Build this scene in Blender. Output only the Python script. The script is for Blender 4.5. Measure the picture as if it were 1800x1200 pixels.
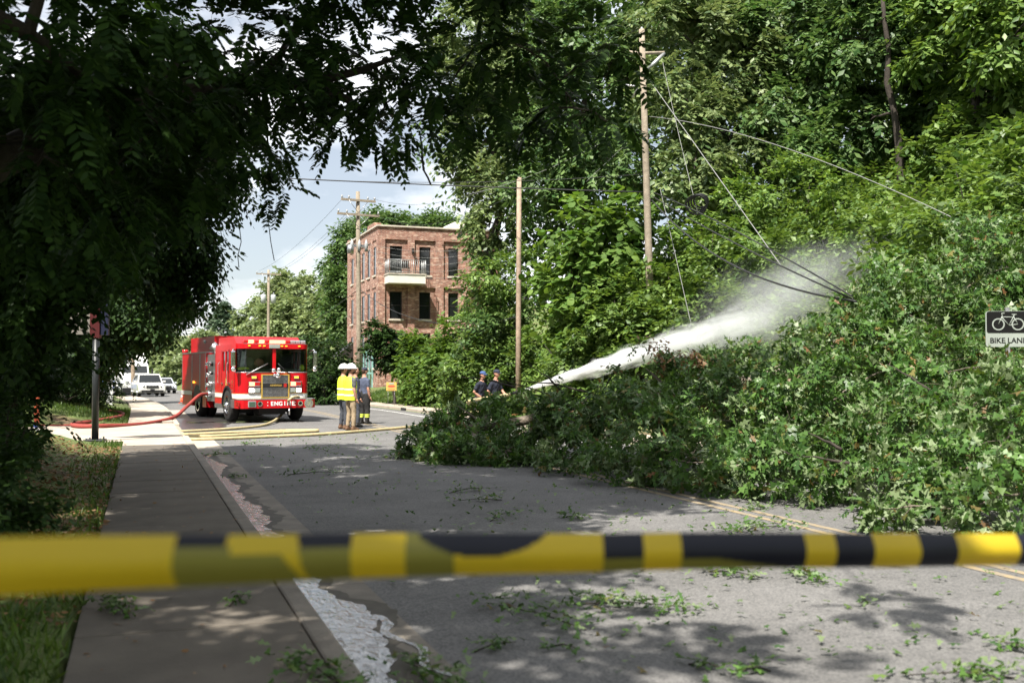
import bpy, bmesh, math, random
import numpy as np
from mathutils import Vector, Matrix, Euler
R = math.radians
rng = np.random.default_rng(11)
random.seed(11)
for o in list(bpy.data.objects): bpy.data.objects.remove(o)
scene = bpy.context.scene
COL = scene.collection

# ------------------------------------------------------------------ camera
CAMZ = 1.70
YAW, PITCH = R(19.9), R(1.65)
cd = bpy.data.cameras.new('camera')
cam = bpy.data.objects.new('camera', cd); COL.objects.link(cam)
cam.location = (0, 0, CAMZ); cam.rotation_euler = (R(90) + PITCH, 0, -YAW)
cd.lens = 36; cd.sensor_width = 36; cd.clip_start = 0.05; cd.clip_end = 3000
cd.dof.use_dof = True; cd.dof.focus_distance = 24; cd.dof.aperture_fstop = 2.0
scene.camera = cam
# ------------------------------------------------------------------ light
SUN_EL = R(56); SX, SY = -0.70, -0.714          # the sun stands to the left and behind the camera
sun_dir = Vector((SX * math.cos(SUN_EL), SY * math.cos(SUN_EL), math.sin(SUN_EL)))
sl = bpy.data.lights.new('sun', 'SUN'); sl.energy = 5.0; sl.angle = R(0.53); sl.color = (1.0, 0.95, 0.86)
so = bpy.data.objects.new('sun', sl); COL.objects.link(so); so.location = (-20, -20, 40)
so.rotation_euler = sun_dir.to_track_quat('Z', 'Y').to_euler()
W = bpy.data.worlds.new('World'); scene.world = W; W.use_nodes = True
nt = W.node_tree; nt.nodes.clear()
def N(t, typ, **kw):
    n = t.nodes.new(typ)
    for k, v in kw.items(): setattr(n, k, v)
    return n
out = N(nt, 'ShaderNodeOutputWorld'); bg = N(nt, 'ShaderNodeBackground'); sky = N(nt, 'ShaderNodeTexSky')
sky.sky_type = 'NISHITA'; sky.sun_disc = False; sky.sun_elevation = SUN_EL; sky.sun_rotation = math.atan2(SX, SY)
sky.air_density = 1.0; sky.dust_density = 1.2; sky.ozone_density = 1.0
tc = N(nt, 'ShaderNodeTexCoord'); mp = N(nt, 'ShaderNodeMapping'); mp.inputs['Scale'].default_value = (1.6, 1.6, 3.6)
nz = N(nt, 'ShaderNodeTexNoise'); nz.inputs['Scale'].default_value = 1.7; nz.inputs['Detail'].default_value = 9; nz.inputs['Roughness'].default_value = 0.55
cr = N(nt, 'ShaderNodeValToRGB'); cr.color_ramp.elements[0].position = 0.45; cr.color_ramp.elements[1].position = 0.58; cr.color_ramp.elements[0].color = (.26, .26, .26, 1)
mx = N(nt, 'ShaderNodeMix', data_type='RGBA'); mx.inputs[7].default_value = (14.5, 14.7, 15.0, 1)
L = nt.links.new
L(tc.outputs['Generated'], mp.inputs[0]); L(mp.outputs[0], nz.inputs[0]); L(nz.outputs[0], cr.inputs[0])
L(cr.outputs[0], mx.inputs[0]); L(sky.outputs[0], mx.inputs[6]); L(mx.outputs[2], bg.inputs[0]); L(bg.outputs[0], out.inputs[0])
bg.inputs[1].default_value = 0.05
vs = scene.view_settings; vs.view_transform = 'Standard'; vs.look = 'None'; vs.exposure = 1.15; vs.gamma = 1.0; vs.use_curve_mapping = False
cy = scene.cycles
cy.max_bounces = 8; cy.diffuse_bounces = 3; cy.glossy_bounces = 3; cy.transmission_bounces = 5; cy.transparent_max_bounces = 12; cy.volume_bounces = 3
cy.caustics_reflective = False; cy.caustics_refractive = False; cy.use_denoising = True; cy.sample_clamp_indirect = 6
cy.volume_step_rate = 2.0; cy.volume_max_steps = 128

# ------------------------------------------------------------------ photo pixels -> places
_f = Vector((math.sin(YAW) * math.cos(PITCH), math.cos(YAW) * math.cos(PITCH), math.sin(PITCH)))
_r = Vector((math.cos(YAW), -math.sin(YAW), 0)); _u = _r.cross(_f)
CAMP = Vector((0, 0, CAMZ))
def ray(px, py): return _f + _r * ((px - 900) / 1800) - _u * ((py - 600) / 1800)
def P(px, py, D): return CAMP + ray(px, py) * D              # at a known distance
def G(px, py, z=0.0):                                       # on the level ground
    d = ray(px, py); return CAMP + d * ((z - CAMZ) / d.z)
def onY(px, py, Y):
    d = ray(px, py); return CAMP + d * (Y / d.y)
def onX(px, py, X):
    d = ray(px, py); return CAMP + d * (X / d.x)

# ------------------------------------------------------------------ helpers
def tag(o, label=None, cat=None, group=None, kind=None):
    if label: o['label'] = label
    if cat: o['category'] = cat
    if group: o['group'] = group
    if kind: o['kind'] = kind
    return o
def empty(name, loc=(0, 0, 0), rz=0.0, parent=None):
    o = bpy.data.objects.new(name, None); COL.objects.link(o)
    o.location = loc; o.rotation_euler = (0, 0, rz); o.empty_display_size = 0.2
    if parent: o.parent = parent
    return o
def link(name, me, parent=None, loc=None, rot=None):
    o = bpy.data.objects.new(name, me); COL.objects.link(o)
    if parent: o.parent = parent
    if loc is not None: o.location = loc
    if rot is not None: o.rotation_euler = rot
    return o
def frame_of(d):
    d = Vector(d).normalized(); a = Vector((0, 0, 1)) if abs(d.z) < 0.95 else Vector((1, 0, 0))
    s = d.cross(a).normalized(); return d, s, s.cross(d).normalized()
class MB:
    def __init__(s): s.v = []; s.f = []; s.m = []; s.sm = []
    def add(s, vs, fs, m=0, smooth=False):
        b = len(s.v); s.v += [tuple(x) for x in vs]
        for f in fs: s.f.append([b + i for i in f]); s.m.append(m); s.sm.append(smooth)
        return s
    def box(s, c, sz, m=0, rz=0.0, rx=0.0, ry=0.0, bev=0.0):
        hx, hy, hz = sz[0] / 2, sz[1] / 2, sz[2] / 2
        M = Euler((rx, ry, rz)).to_matrix(); c = Vector(c)
        if bev <= 0:
            vs = [c + M @ Vector((x * hx, y * hy, z * hz)) for x in (-1, 1) for y in (-1, 1) for z in (-1, 1)]
            return s.add(vs, [(0, 1, 3, 2), (4, 6, 7, 5), (0, 4, 5, 1), (2, 3, 7, 6), (0, 2, 6, 4), (1, 5, 7, 3)], m)
        bm = bmesh.new(); bmesh.ops.create_cube(bm, size=1, matrix=Matrix.Diagonal((sz[0], sz[1], sz[2], 1)))
        bmesh.ops.bevel(bm, geom=bm.edges[:], offset=bev, segments=2, affect='EDGES', profile=0.5)
        bm.verts.index_update()
        s.add([c + M @ v.co for v in bm.verts], [[v.index for v in f.verts] for f in bm.faces], m, False); bm.free(); return s
    def b2(s, a, b, m=0, bev=0.0):                          # box from two corners
        return s.box([(a[i] + b[i]) / 2 for i in range(3)], [abs(b[i] - a[i]) for i in range(3)], m, bev=bev)
    def tube(s, pts, r, n=8, m=0, caps=True, smooth=True, sq=1.0):
        pts = [Vector(p) for p in pts]; k = len(pts)
        rs = r if isinstance(r, (list, tuple)) else [r] * k
        vs = []; prev = None
        for i, p in enumerate(pts):
            d = (pts[min(i + 1, k - 1)] - pts[max(i - 1, 0)])
            if d.length < 1e-9: d = Vector((0, 0, 1))
            d.normalize()
            if prev is None: _, a, b = frame_of(d)
            else:
                a = prev - d * prev.dot(d)
                if a.length < 1e-6: _, a, b = frame_of(d)
                a.normalize(); b = a.cross(d)
            prev = a
            for j in range(n):
                t = 2 * math.pi * j / n; vs.append(p + a * (math.cos(t) * rs[i]) + b * (math.sin(t) * rs[i] * sq))
        fs = [(i * n + j, i * n + (j + 1) % n, (i + 1) * n + (j + 1) % n, (i + 1) * n + j) for i in range(k - 1) for j in range(n)]
        s.add(vs, fs, m, smooth)
        if caps:
            b = len(s.v) - len(vs)
            s.f.append([b + j for j in range(n)][::-1]); s.m.append(m); s.sm.append(False)
            s.f.append([b + (k - 1) * n + j for j in range(n)]); s.m.append(m); s.sm.append(False)
        return s
    def cyl(s, p0, p1, r0, r1=None, n=16, m=0): return s.tube([p0, p1], [r0, r0 if r1 is None else r1], n, m)
    def ring(s, c, axis, ro, ri, w, n=24, m=0):             # flat ring of width w along axis
        d, a, b = frame_of(axis); c = Vector(c); vs = []
        for j in range(n):
            t = 2 * math.pi * j / n; e = a * math.cos(t) + b * math.sin(t)
            vs += [c + e * ro - d * w / 2, c + e * ro + d * w / 2, c + e * ri + d * w / 2, c + e * ri - d * w / 2]
        fs = []
        for j in range(n):
            k = (j + 1) % n
            for q in range(4): fs.append((j * 4 + q, j * 4 + (q + 1) % 4, k * 4 + (q + 1) % 4, k * 4 + q))
        return s.add(vs, fs, m)
    def prism(s, poly, z0, z1, m=0, axis='z'):              # closed outline pushed along an axis
        n = len(poly)
        def q(a, b, h):
            return {'z': (a, b, h), 'x': (h, a, b), 'y': (a, h, b)}[axis]
        vs = [q(a, b, z0) for a, b in poly] + [q(a, b, z1) for a, b in poly]
        fs = [list(range(n))[::-1], list(range(n, 2 * n))] + [(i, (i + 1) % n, n + (i + 1) % n, n + i) for i in range(n)]
        return s.add(vs, fs, m)
    def loft(s, rings, m=0, smooth=True, caps=True):
        n = len(rings[0]); vs = [p for r_ in rings for p in r_]
        fs = [(i * n + j, i * n + (j + 1) % n, (i + 1) * n + (j + 1) % n, (i + 1) * n + j) for i in range(len(rings) - 1) for j in range(n)]
        s.add(vs, fs, m, smooth)
        if caps:
            b = len(s.v) - len(vs); k = len(rings)
            s.f.append([b + j for j in range(n)][::-1]); s.m.append(m); s.sm.append(False)
            s.f.append([b + (k - 1) * n + j for j in range(n)]); s.m.append(m); s.sm.append(False)
        return s
    def ball(s, c, r, m=0, nu=14, nv=10, M=None):
        r = r if isinstance(r, (list, tuple)) else (r, r, r); c = Vector(c); rings = []
        vs = []; fs = []
        for i in range(nv + 1):
            ph = math.pi * i / nv
            for j in range(nu):
                t = 2 * math.pi * j / nu
                p = Vector((r[0] * math.sin(ph) * math.cos(t), r[1] * math.sin(ph) * math.sin(t), -r[2] * math.cos(ph)))
                vs.append(c + (M @ p if M else p))
        for i in range(nv):
            for j in range(nu):
                fs.append((i * nu + j, i * nu + (j + 1) % nu, (i + 1) * nu + (j + 1) % nu, (i + 1) * nu + j))
        return s.add(vs, fs, m, True)
    def mesh(s, name, mats):
        me = bpy.data.meshes.new(name); me.from_pydata(s.v, [], s.f)
        for q in (mats if isinstance(mats, (list, tuple)) else [mats]): me.materials.append(q)
        me.polygons.foreach_set('material_index', s.m); me.polygons.foreach_set('use_smooth', s.sm)
        bm = bmesh.new(); bm.from_mesh(me); bmesh.ops.recalc_face_normals(bm, faces=bm.faces[:]); bm.to_mesh(me); bm.free()
        me.update(); return me
    def build(s, name, mats, parent=None, loc=None, rot=None): return link(name, s.mesh(name, mats), parent, loc, rot)
def text_mesh(txt, size, mat, depth=0.004, align='CENTER', bold=0.0):
    c = bpy.data.curves.new('lettering', 'FONT'); c.body = txt; c.size = size; c.extrude = depth; c.align_x = align; c.align_y = 'CENTER'; c.offset = bold
    o = bpy.data.objects.new('lettering', c); COL.objects.link(o)
    dg = bpy.context.evaluated_depsgraph_get(); me = bpy.data.meshes.new_from_object(o.evaluated_get(dg))
    bpy.data.objects.remove(o); me.materials.clear(); me.materials.append(mat); return me
def copy_tree(o, parent=None):
    c = o.copy(); COL.objects.link(c); c.parent = parent
    for ch in [x for x in bpy.data.objects if x.parent == o]: copy_tree(ch, c)
    return c

# ------------------------------------------------------------------ materials
def mat(name, col, rough=0.6, metal=0.0, spec=0.4, var=0.0, vscale=4.0, col2=None, bump=0.0, bscale=40.0, coat=0.0, emit=None, estr=0.0, wear=None):
    m = bpy.data.materials.new(name); m.use_nodes = True; t = m.node_tree; b = t.nodes['Principled BSDF']
    b.inputs['Base Color'].default_value = (*col, 1); b.inputs['Roughness'].default_value = rough
    b.inputs['Metallic'].default_value = metal; b.inputs['Specular IOR Level'].default_value = spec
    if coat: b.inputs['Coat Weight'].default_value = coat; b.inputs['Coat Roughness'].default_value = 0.05
    if emit: b.inputs['Emission Color'].default_value = (*emit, 1); b.inputs['Emission Strength'].default_value = estr
    ln = t.links.new
    if var > 0 or bump > 0:
        tc = N(t, 'ShaderNodeTexCoord')
    if var > 0:
        n1 = N(t, 'ShaderNodeTexNoise'); n1.inputs['Scale'].default_value = vscale; n1.inputs['Detail'].default_value = 8; n1.inputs['Roughness'].default_value = 0.65
        rp = N(t, 'ShaderNodeMapRange'); rp.inputs[1].default_value = 0.3; rp.inputs[2].default_value = 0.7
        mxx = N(t, 'ShaderNodeMix', data_type='RGBA')
        c2 = col2 or tuple(c * (1 - var) for c in col)
        mxx.inputs[6].default_value = (*c2, 1); mxx.inputs[7].default_value = (*[min(1, c * (1 + var * 0.4)) for c in col], 1)
        ln(tc.outputs['Object'], n1.inputs['Vector']); ln(n1.outputs['Fac'], rp.inputs[0]); ln(rp.outputs[0], mxx.inputs[0]); ln(mxx.outputs[2], b.inputs['Base Color'])
    if bump > 0:
        n2 = N(t, 'ShaderNodeTexNoise'); n2.inputs['Scale'].default_value = bscale; n2.inputs['Detail'].default_value = 6
        bp = N(t, 'ShaderNodeBump'); bp.inputs['Strength'].default_value = bump; bp.inputs['Distance'].default_value = 0.02
        ln(tc.outputs['Object'], n2.inputs['Vector']); ln(n2.outputs['Fac'], bp.inputs['Height']); ln(bp.outputs[0], b.inputs['Normal'])
    return m
def leaf_mat(name, c_dark, c_light, under=None, trans=0.32, rough=0.42, spec=0.35, brown=0.0):
    """two sided leaf: colour differs leaf by leaf, some light passes through"""
    m = bpy.data.materials.new(name); m.use_nodes = True; t = m.node_tree; b = t.nodes['Principled BSDF']; o = t.nodes['Material Output']; ln = t.links.new
    g = N(t, 'ShaderNodeNewGeometry'); rp = N(t, 'ShaderNodeValToRGB')
    e = rp.color_ramp.elements; e[0].color = (*c_dark, 1); e[1].color = (*c_light, 1); e[1].position = 0.92
    if brown > 0:
        x = e.new(1.0 - brown + 0.001); x.color = (*c_light, 1); e[-1].position = 1.0; e[-1].color = (0.17, 0.085, 0.035, 1)
    ln(g.outputs['Random Per Island'], rp.inputs[0])
    tc = N(t, 'ShaderNodeTexCoord'); n1 = N(t, 'ShaderNodeTexNoise'); n1.inputs['Scale'].default_value = 0.55; n1.inputs['Detail'].default_value = 3
    hs = N(t, 'ShaderNodeHueSaturation'); mr = N(t, 'ShaderNodeMapRange'); mr.inputs[1].default_value = 0.3; mr.inputs[2].default_value = 0.7; mr.inputs[3].default_value = 0.72; mr.inputs[4].default_value = 1.25
    ln(tc.outputs['Object'], n1.inputs['Vector']); ln(n1.outputs['Fac'], mr.inputs[0]); ln(mr.outputs[0], hs.inputs['Value']); ln(rp.outputs[0], hs.inputs['Color'])
    colr = hs.outputs[0]
    if under:
        mu = N(t, 'ShaderNodeMix', data_type='RGBA'); mu.inputs[7].default_value = (*under, 1)
        ln(g.outputs['Backfacing'], mu.inputs[0]); ln(colr, mu.inputs[6]); colr = mu.outputs[2]
    ln(colr, b.inputs['Base Color']); b.inputs['Roughness'].default_value = rough; b.inputs['Specular IOR Level'].default_value = spec
    tr = N(t, 'ShaderNodeBsdfTranslucent'); h2 = N(t, 'ShaderNodeHueSaturation'); h2.inputs['Saturation'].default_value = 1.15; h2.inputs['Value'].default_value = 1.5; h2.inputs['Hue'].default_value = 0.485
    ln(hs.outputs[0], h2.inputs['Color']); ln(h2.outputs[0], tr.inputs[0])
    ms = N(t, 'ShaderNodeMixShader'); ms.inputs[0].default_value = trans
    ln(b.outputs[0], ms.inputs[1]); ln(tr.outputs[0], ms.inputs[2]); ln(ms.outputs[0], o.inputs['Surface'])
    return m
def glass_mat(name, tint=(0.5, 0.55, 0.55), refl=1.0):
    m = bpy.data.materials.new(name); m.use_nodes = True; t = m.node_tree; t.nodes.clear(); ln = t.links.new
    o = N(t, 'ShaderNodeOutputMaterial'); tr = N(t, 'ShaderNodeBsdfTransparent'); tr.inputs[0].default_value = (*tint, 1)
    gl = N(t, 'ShaderNodeBsdfGlossy'); gl.inputs['Roughness'].default_value = 0.02; fr = N(t, 'ShaderNodeFresnel'); fr.inputs[0].default_value = 1.5
    ms = N(t, 'ShaderNodeMixShader'); ma = N(t, 'ShaderNodeMath', operation='MULTIPLY'); ma.inputs[1].default_value = refl; ma.use_clamp = True
    ln(fr.outputs[0], ma.inputs[0]); ln(ma.outputs[0], ms.inputs[0]); ln(tr.outputs[0], ms.inputs[1]); ln(gl.outputs[0], ms.inputs[2]); ln(ms.outputs[0], o.inputs[0])
    return m
def asphalt_mat(name, base, speck, wet=False):
    m = bpy.data.materials.new(name); m.use_nodes = True; t = m.node_tree; b = t.nodes['Principled BSDF']; ln = t.links.new
    tc = N(t, 'ShaderNodeTexCoord'); n1 = N(t, 'ShaderNodeTexNoise'); n1.inputs['Scale'].default_value = 0.7; n1.inputs['Detail'].default_value = 9; n1.inputs['Roughness'].default_value = 0.7
    vo = N(t, 'ShaderNodeTexVoronoi'); vo.inputs['Scale'].default_value = 70
    v2 = N(t, 'ShaderNodeTexVoronoi'); v2.feature = 'DISTANCE_TO_EDGE'; v2.inputs['Scale'].default_value = 0.35
    nw = N(t, 'ShaderNodeTexNoise'); nw.inputs['Scale'].default_value = 1.8; nw.inputs['Detail'].default_value = 6
    ad = N(t, 'ShaderNodeMix', data_type='RGBA'); ad.inputs[0].default_value = 0.35
    rp = N(t, 'ShaderNodeValToRGB'); rp.color_ramp.elements[0].position = 0.25; rp.color_ramp.elements[0].color = (*[c * 0.62 for c in base], 1); rp.color_ramp.elements[1].position = 0.75; rp.color_ramp.elements[1].color = (*[c * 1.25 for c in base], 1)
    m1 = N(t, 'ShaderNodeMix', data_type='RGBA'); m1.blend_type = 'MULTIPLY'; m1.inputs[0].default_value = 0.55
    sp = N(t, 'ShaderNodeValToRGB'); sp.color_ramp.elements[0].color = (0.25, 0.25, 0.25, 1); sp.color_ramp.elements[1].color = (1.75, 1.7, 1.62, 1)
    ln(tc.outputs['Object'], n1.inputs['Vector']); ln(n1.outputs['Fac'], rp.inputs[0]); ln(tc.outputs['Object'], vo.inputs['Vector'])
    ln(vo.outputs['Color'], sp.inputs[0]); ln(rp.outputs[0], m1.inputs[6]); ln(sp.outputs[0], m1.inputs[7])
    ln(tc.outputs['Object'], nw.inputs['Vector']); ln(tc.outputs['Object'], ad.inputs[6]); ln(nw.outputs['Color'], ad.inputs[7]); ln(ad.outputs[2], v2.inputs['Vector'])
    ck = N(t, 'ShaderNodeMath', operation='LESS_THAN'); ck.inputs[1].default_value = speck; ln(v2.outputs['Distance'], ck.inputs[0])
    m2 = N(t, 'ShaderNodeMix', data_type='RGBA'); m2.inputs[7].default_value = (*[c * 0.35 for c in base], 1); ln(ck.outputs[0], m2.inputs[0]); ln(m1.outputs[2], m2.inputs[6]); ln(m2.outputs[2], b.inputs['Base Color'])
    b.inputs['Roughness'].default_value = 0.85; b.inputs['Specular IOR Level'].default_value = 0.3
    bp = N(t, 'ShaderNodeBump'); bp.inputs['Strength'].default_value = 0.5; bp.inputs['Distance'].default_value = 0.006; ln(vo.outputs['Distance'], bp.inputs['Height']); ln(bp.outputs[0], b.inputs['Normal'])
    return m
M = {}
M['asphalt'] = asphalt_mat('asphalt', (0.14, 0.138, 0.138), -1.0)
M['concrete'] = mat('concrete', (0.125, 0.108, 0.088), 0.85, var=0.35, vscale=1.6, bump=0.25, bscale=60)  # near slabs: colour darkened to deepen the tree shade
M['concrete_far'] = mat('pale_concrete', (0.42, 0.36, 0.29), 0.85, var=0.25, vscale=1.2, bump=0.2, bscale=60)  # paler copy for the stretches beyond the tree shade
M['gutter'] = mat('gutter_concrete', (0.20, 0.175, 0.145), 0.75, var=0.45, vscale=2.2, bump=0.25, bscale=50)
M['yellow_line'] = mat('road_paint_yellow', (0.27, 0.20, 0.10), 0.85, var=0.5, vscale=11, col2=(0.17, 0.16, 0.15))
M['white_line'] = mat('road_paint_white', (0.7, 0.7, 0.68), 0.7, var=0.4, vscale=9, col2=(0.3, 0.3, 0.29))
M['bark'] = mat('bark', (0.05, 0.04, 0.032), 0.9, var=0.5, vscale=9, bump=0.8, bscale=22)
M['bark_pale'] = mat('bark_pale', (0.20, 0.165, 0.13), 0.9, var=0.5, vscale=9, bump=0.8, bscale=22)
M['pole_wood'] = mat('weathered_pole_wood', (0.30, 0.25, 0.19), 0.9, var=0.45, vscale=6, bump=0.6, bscale=35)
M['pole_brown'] = mat('brown_pole_wood', (0.36, 0.27, 0.20), 0.9, var=0.45, vscale=6, bump=0.6, bscale=35)
M['red'] = mat('fire_engine_red', (0.50, 0.006, 0.011), 0.3, spec=0.3, coat=0.12, var=0.12, vscale=2)
M['white_paint'] = mat('white_paint', (0.78, 0.78, 0.76), 0.35, coat=0.4, var=0.08, vscale=3)
M['chrome'] = mat('chrome', (0.75, 0.75, 0.76), 0.14, metal=1.0)
M['alu'] = mat('brushed_metal', (0.45, 0.45, 0.46), 0.38, metal=0.9, var=0.3, vscale=12, bump=0.3, bscale=55)
M['black'] = mat('black_plastic', (0.012, 0.012, 0.013), 0.5)
M['rubber'] = mat('tyre_rubber', (0.022, 0.021, 0.020), 0.85, var=0.5, vscale=8)
M['gold'] = mat('gold_trim', (0.62, 0.42, 0.10), 0.35, metal=0.4)
M['glass'] = glass_mat('windscreen_glass', (0.62, 0.70, 0.68), 1.0)
M['dark_glass'] = mat('dark_window_glass', (0.012, 0.014, 0.015), 0.06, spec=0.6)
M['interior'] = mat('cab_interior', (0.022, 0.026, 0.025), 0.8, var=0.4)
M['lamp_red'] = mat('lit_red_lamp', (0.6, 0.02, 0.02), 0.2, emit=(1.0, 0.13, 0.06), estr=5)
M['lamp_red_off'] = mat('red_lens', (0.42, 0.02, 0.02), 0.12, coat=0.6)
M['lamp_white'] = mat('lit_white_lamp', (0.9, 0.9, 0.9), 0.2, emit=(1.0, 0.97, 0.9), estr=5)
M['lamp_amber'] = mat('amber_lamp', (0.7, 0.22, 0.02), 0.2, emit=(1.0, 0.35, 0.03), estr=1.5)
M['lens'] = mat('clear_lens', (0.5, 0.52, 0.54), 0.1, metal=0.5)
# ------------------------------------------------------------------ leaves and trees
def nrm(a): return a / np.maximum(np.linalg.norm(a, axis=-1, keepdims=True), 1e-9)
def fan(outline):                                           # outline of a leaf, (across, along)
    pts = np.array([(x, y, -0.35 * abs(x) + 0.10 * y * (0 if y < 0.5 else 1) - 0.25 * max(0, y - .55)) for x, y in outline], float)
    pts[:, 2] = -0.30 * np.abs(pts[:, 0]) - 0.22 * np.maximum(0, pts[:, 1] - 0.5)
    n = len(pts); return pts, [(0, i, i + 1) for i in range(1, n - 1)]
LEAF4 = fan([(0, 0), (.27, .45), (0, 1), (-.27, .45)])
LEAF6 = fan([(0, 0), (.22, .25), (.2, .6), (0, 1), (-.2, .6), (-.22, .25)])
LEAFR = fan([(0, 0), (.36, .12), (.46, .45), (.25, .8), (0, 1), (-.25, .8), (-.46, .45), (-.36, .12)])
def oak():
    half = [(.03, .14), (.155, .30), (.05, .38), (.215, .62), (.05, .66)]
    o = [(0, 0)] + half + [(0, 1)] + [(-x, y) for x, y in half[::-1]]
    pts = np.array([(x, y, -0.5 * abs(x) - 0.32 * max(0, y - .35)) for x, y in o], float)
    n = len(o); c = len(half) + 1
    # midrib strip so the lobes stay lobes
    f = []
    for i in range(1, c):
        f.append((i, i + 1, n - i)) if i + 1 <= c else None
        if i + 1 < c: f.append((i + 1, n - i - 1, n - i))
    f.append((0, 1, n - 1)); return pts, f
OAK = oak()
def leaf_mesh(name, pos, fwd, nor, size, tpl, material, parent=None, curl=0.0):
    tv, tf = tpl; n = len(pos); V = len(tv)
    f = nrm(fwd); s = nrm(np.cross(f, nor)); u = np.cross(s, f)
    zz = tv[None, :, 2] * (1 + curl * rng.normal(0, 1.0, (n, 1)))
    co = pos[:, None, :] + size[:, None, None] * (s[:, None, :] * tv[None, :, 0:1] + f[:, None, :] * tv[None, :, 1:2] + u[:, None, :] * zz[:, :, None])
    co = co.reshape(-1, 3); tri = np.array(tf, np.int64)
    idx = (np.arange(n)[:, None, None] * V + tri[None]).reshape(-1)
    me = bpy.data.meshes.new(name); nf = n * len(tri)
    me.vertices.add(len(co)); me.vertices.foreach_set('co', co.astype(np.float32).ravel())
    me.loops.add(nf * 3); me.loops.foreach_set('vertex_index', idx.astype(np.int32))
    me.polygons.add(nf); me.polygons.foreach_set('loop_start', np.arange(0, nf * 3, 3, dtype=np.int32)); me.polygons.foreach_set('loop_total', np.full(nf, 3, np.int32))
    me.materials.append(material); me.update(calc_edges=True)
    return link(name, me, parent)
def unit(n): return nrm(rng.normal(0, 1, (n, 3)))
def in_blobs(blobs, n, sub=0.30, shell=0.45, subs=26):
    """points inside uneven clumps; blobs = (x,y,z,rx,ry,rz[,weight]); gives points and outward directions"""
    b = np.array([list(q[:6]) for q in blobs], float)
    w = np.array([(q[6] if len(q) > 6 else q[3] * q[4] + q[3] * q[5] + q[4] * q[5]) for q in blobs], float); w /= w.sum()
    cs, rs, ds, ww = [], [], [], []
    for i in range(len(b)):
        k = subs; d = unit(k); rad = shell + (1 - shell) * rng.random((k, 1)) ** 0.6
        cs.append(b[i, :3] + d * rad * b[i, 3:]); rs.append(np.tile(b[i, 3:].mean() * sub, k) * rng.uniform(.55, 1.35, k)); ds.append(d); ww.append(np.full(k, w[i] / k) * rng.uniform(.4, 1.6, k))
    cs = np.concatenate(cs); rs = np.concatenate(rs); ds = np.concatenate(ds); ww = np.concatenate(ww); ww /= ww.sum()
    pick = rng.choice(len(cs), n, p=ww)
    off = unit(n) * (rng.random((n, 1)) ** 0.45) * rs[pick][:, None]; off[:, 2] *= 0.7
    return cs[pick] + off, nrm(ds[pick] + nrm(off) * 0.8)
def sprigs(c, d, k, length, size, droop=0.35, spread=0.8, flat=0.6, jit=0.25):
    """k leaves along a small twig at every centre"""
    n = len(c); d = nrm(d + rng.normal(0, .45, d.shape)); d[:, 2] -= droop; d = nrm(d)
    up = np.array([0, 0, 1.0]); s = nrm(np.cross(d, up + rng.normal(0, .15, d.shape)))
    t = (np.arange(k) + 0.5) / k
    sg = np.where(np.arange(k) % 2 == 0, 1.0, -1.0)
    ln_ = length * rng.uniform(.6, 1.3, (n, 1, 1))
    pos = c[:, None, :] + d[:, None, :] * (t[None, :, None] - .3) * ln_
    pos[:, :, 2] -= (t[None, :] ** 2) * ln_[:, :, 0] * droop * 0.5
    fwd = d[:, None, :] * 0.55 + s[:, None, :] * sg[None, :, None] * spread + rng.normal(0, jit, (n, k, 3)); fwd[:, :, 2] -= droop * 0.6
    no = np.cross(s, d)[:, None, :] * 1.0 + up * flat + rng.normal(0, .42, (n, k, 3))
    sz = size * rng.uniform(.65, 1.3, (n, k))
    return pos.reshape(-1, 3), fwd.reshape(-1, 3), no.reshape(-1, 3), sz.reshape(-1)
def whorls(c, d, k, length, size, droop=.3):
    """leaves fanned round the tip of every twig, upper sides outward"""
    n = len(c); d = nrm(d + rng.normal(0, .35, d.shape)); a = rng.normal(0, 1, d.shape); s = nrm(np.cross(d, a)); u = np.cross(d, s)
    th = (np.arange(k) * 2.4)[None, :] + rng.uniform(0, 6.28, (n, 1)); op = rng.uniform(.5, 1.25, (n, k))
    rad = s[:, None, :] * np.cos(th)[:, :, None] + u[:, None, :] * np.sin(th)[:, :, None]
    fwd = d[:, None, :] * (.75 * rng.uniform(.3, 1.2, (n, k)))[:, :, None] + rad * op[:, :, None]; fwd[:, :, 2] -= droop
    pos = c[:, None, :] - d[:, None, :] * (rng.uniform(0, 1, (n, k)) * length)[:, :, None] + rad * .015
    no = d[:, None, :] * .9 - rad * .35 + np.array([0, 0, .35]) + rng.normal(0, .28, (n, k, 3)); no[rng.random((n, k)) < .10] *= -1
    return pos.reshape(-1, 3), fwd.reshape(-1, 3), no.reshape(-1, 3), (size * rng.uniform(.5, 1.35, (n, k))).reshape(-1)
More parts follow.
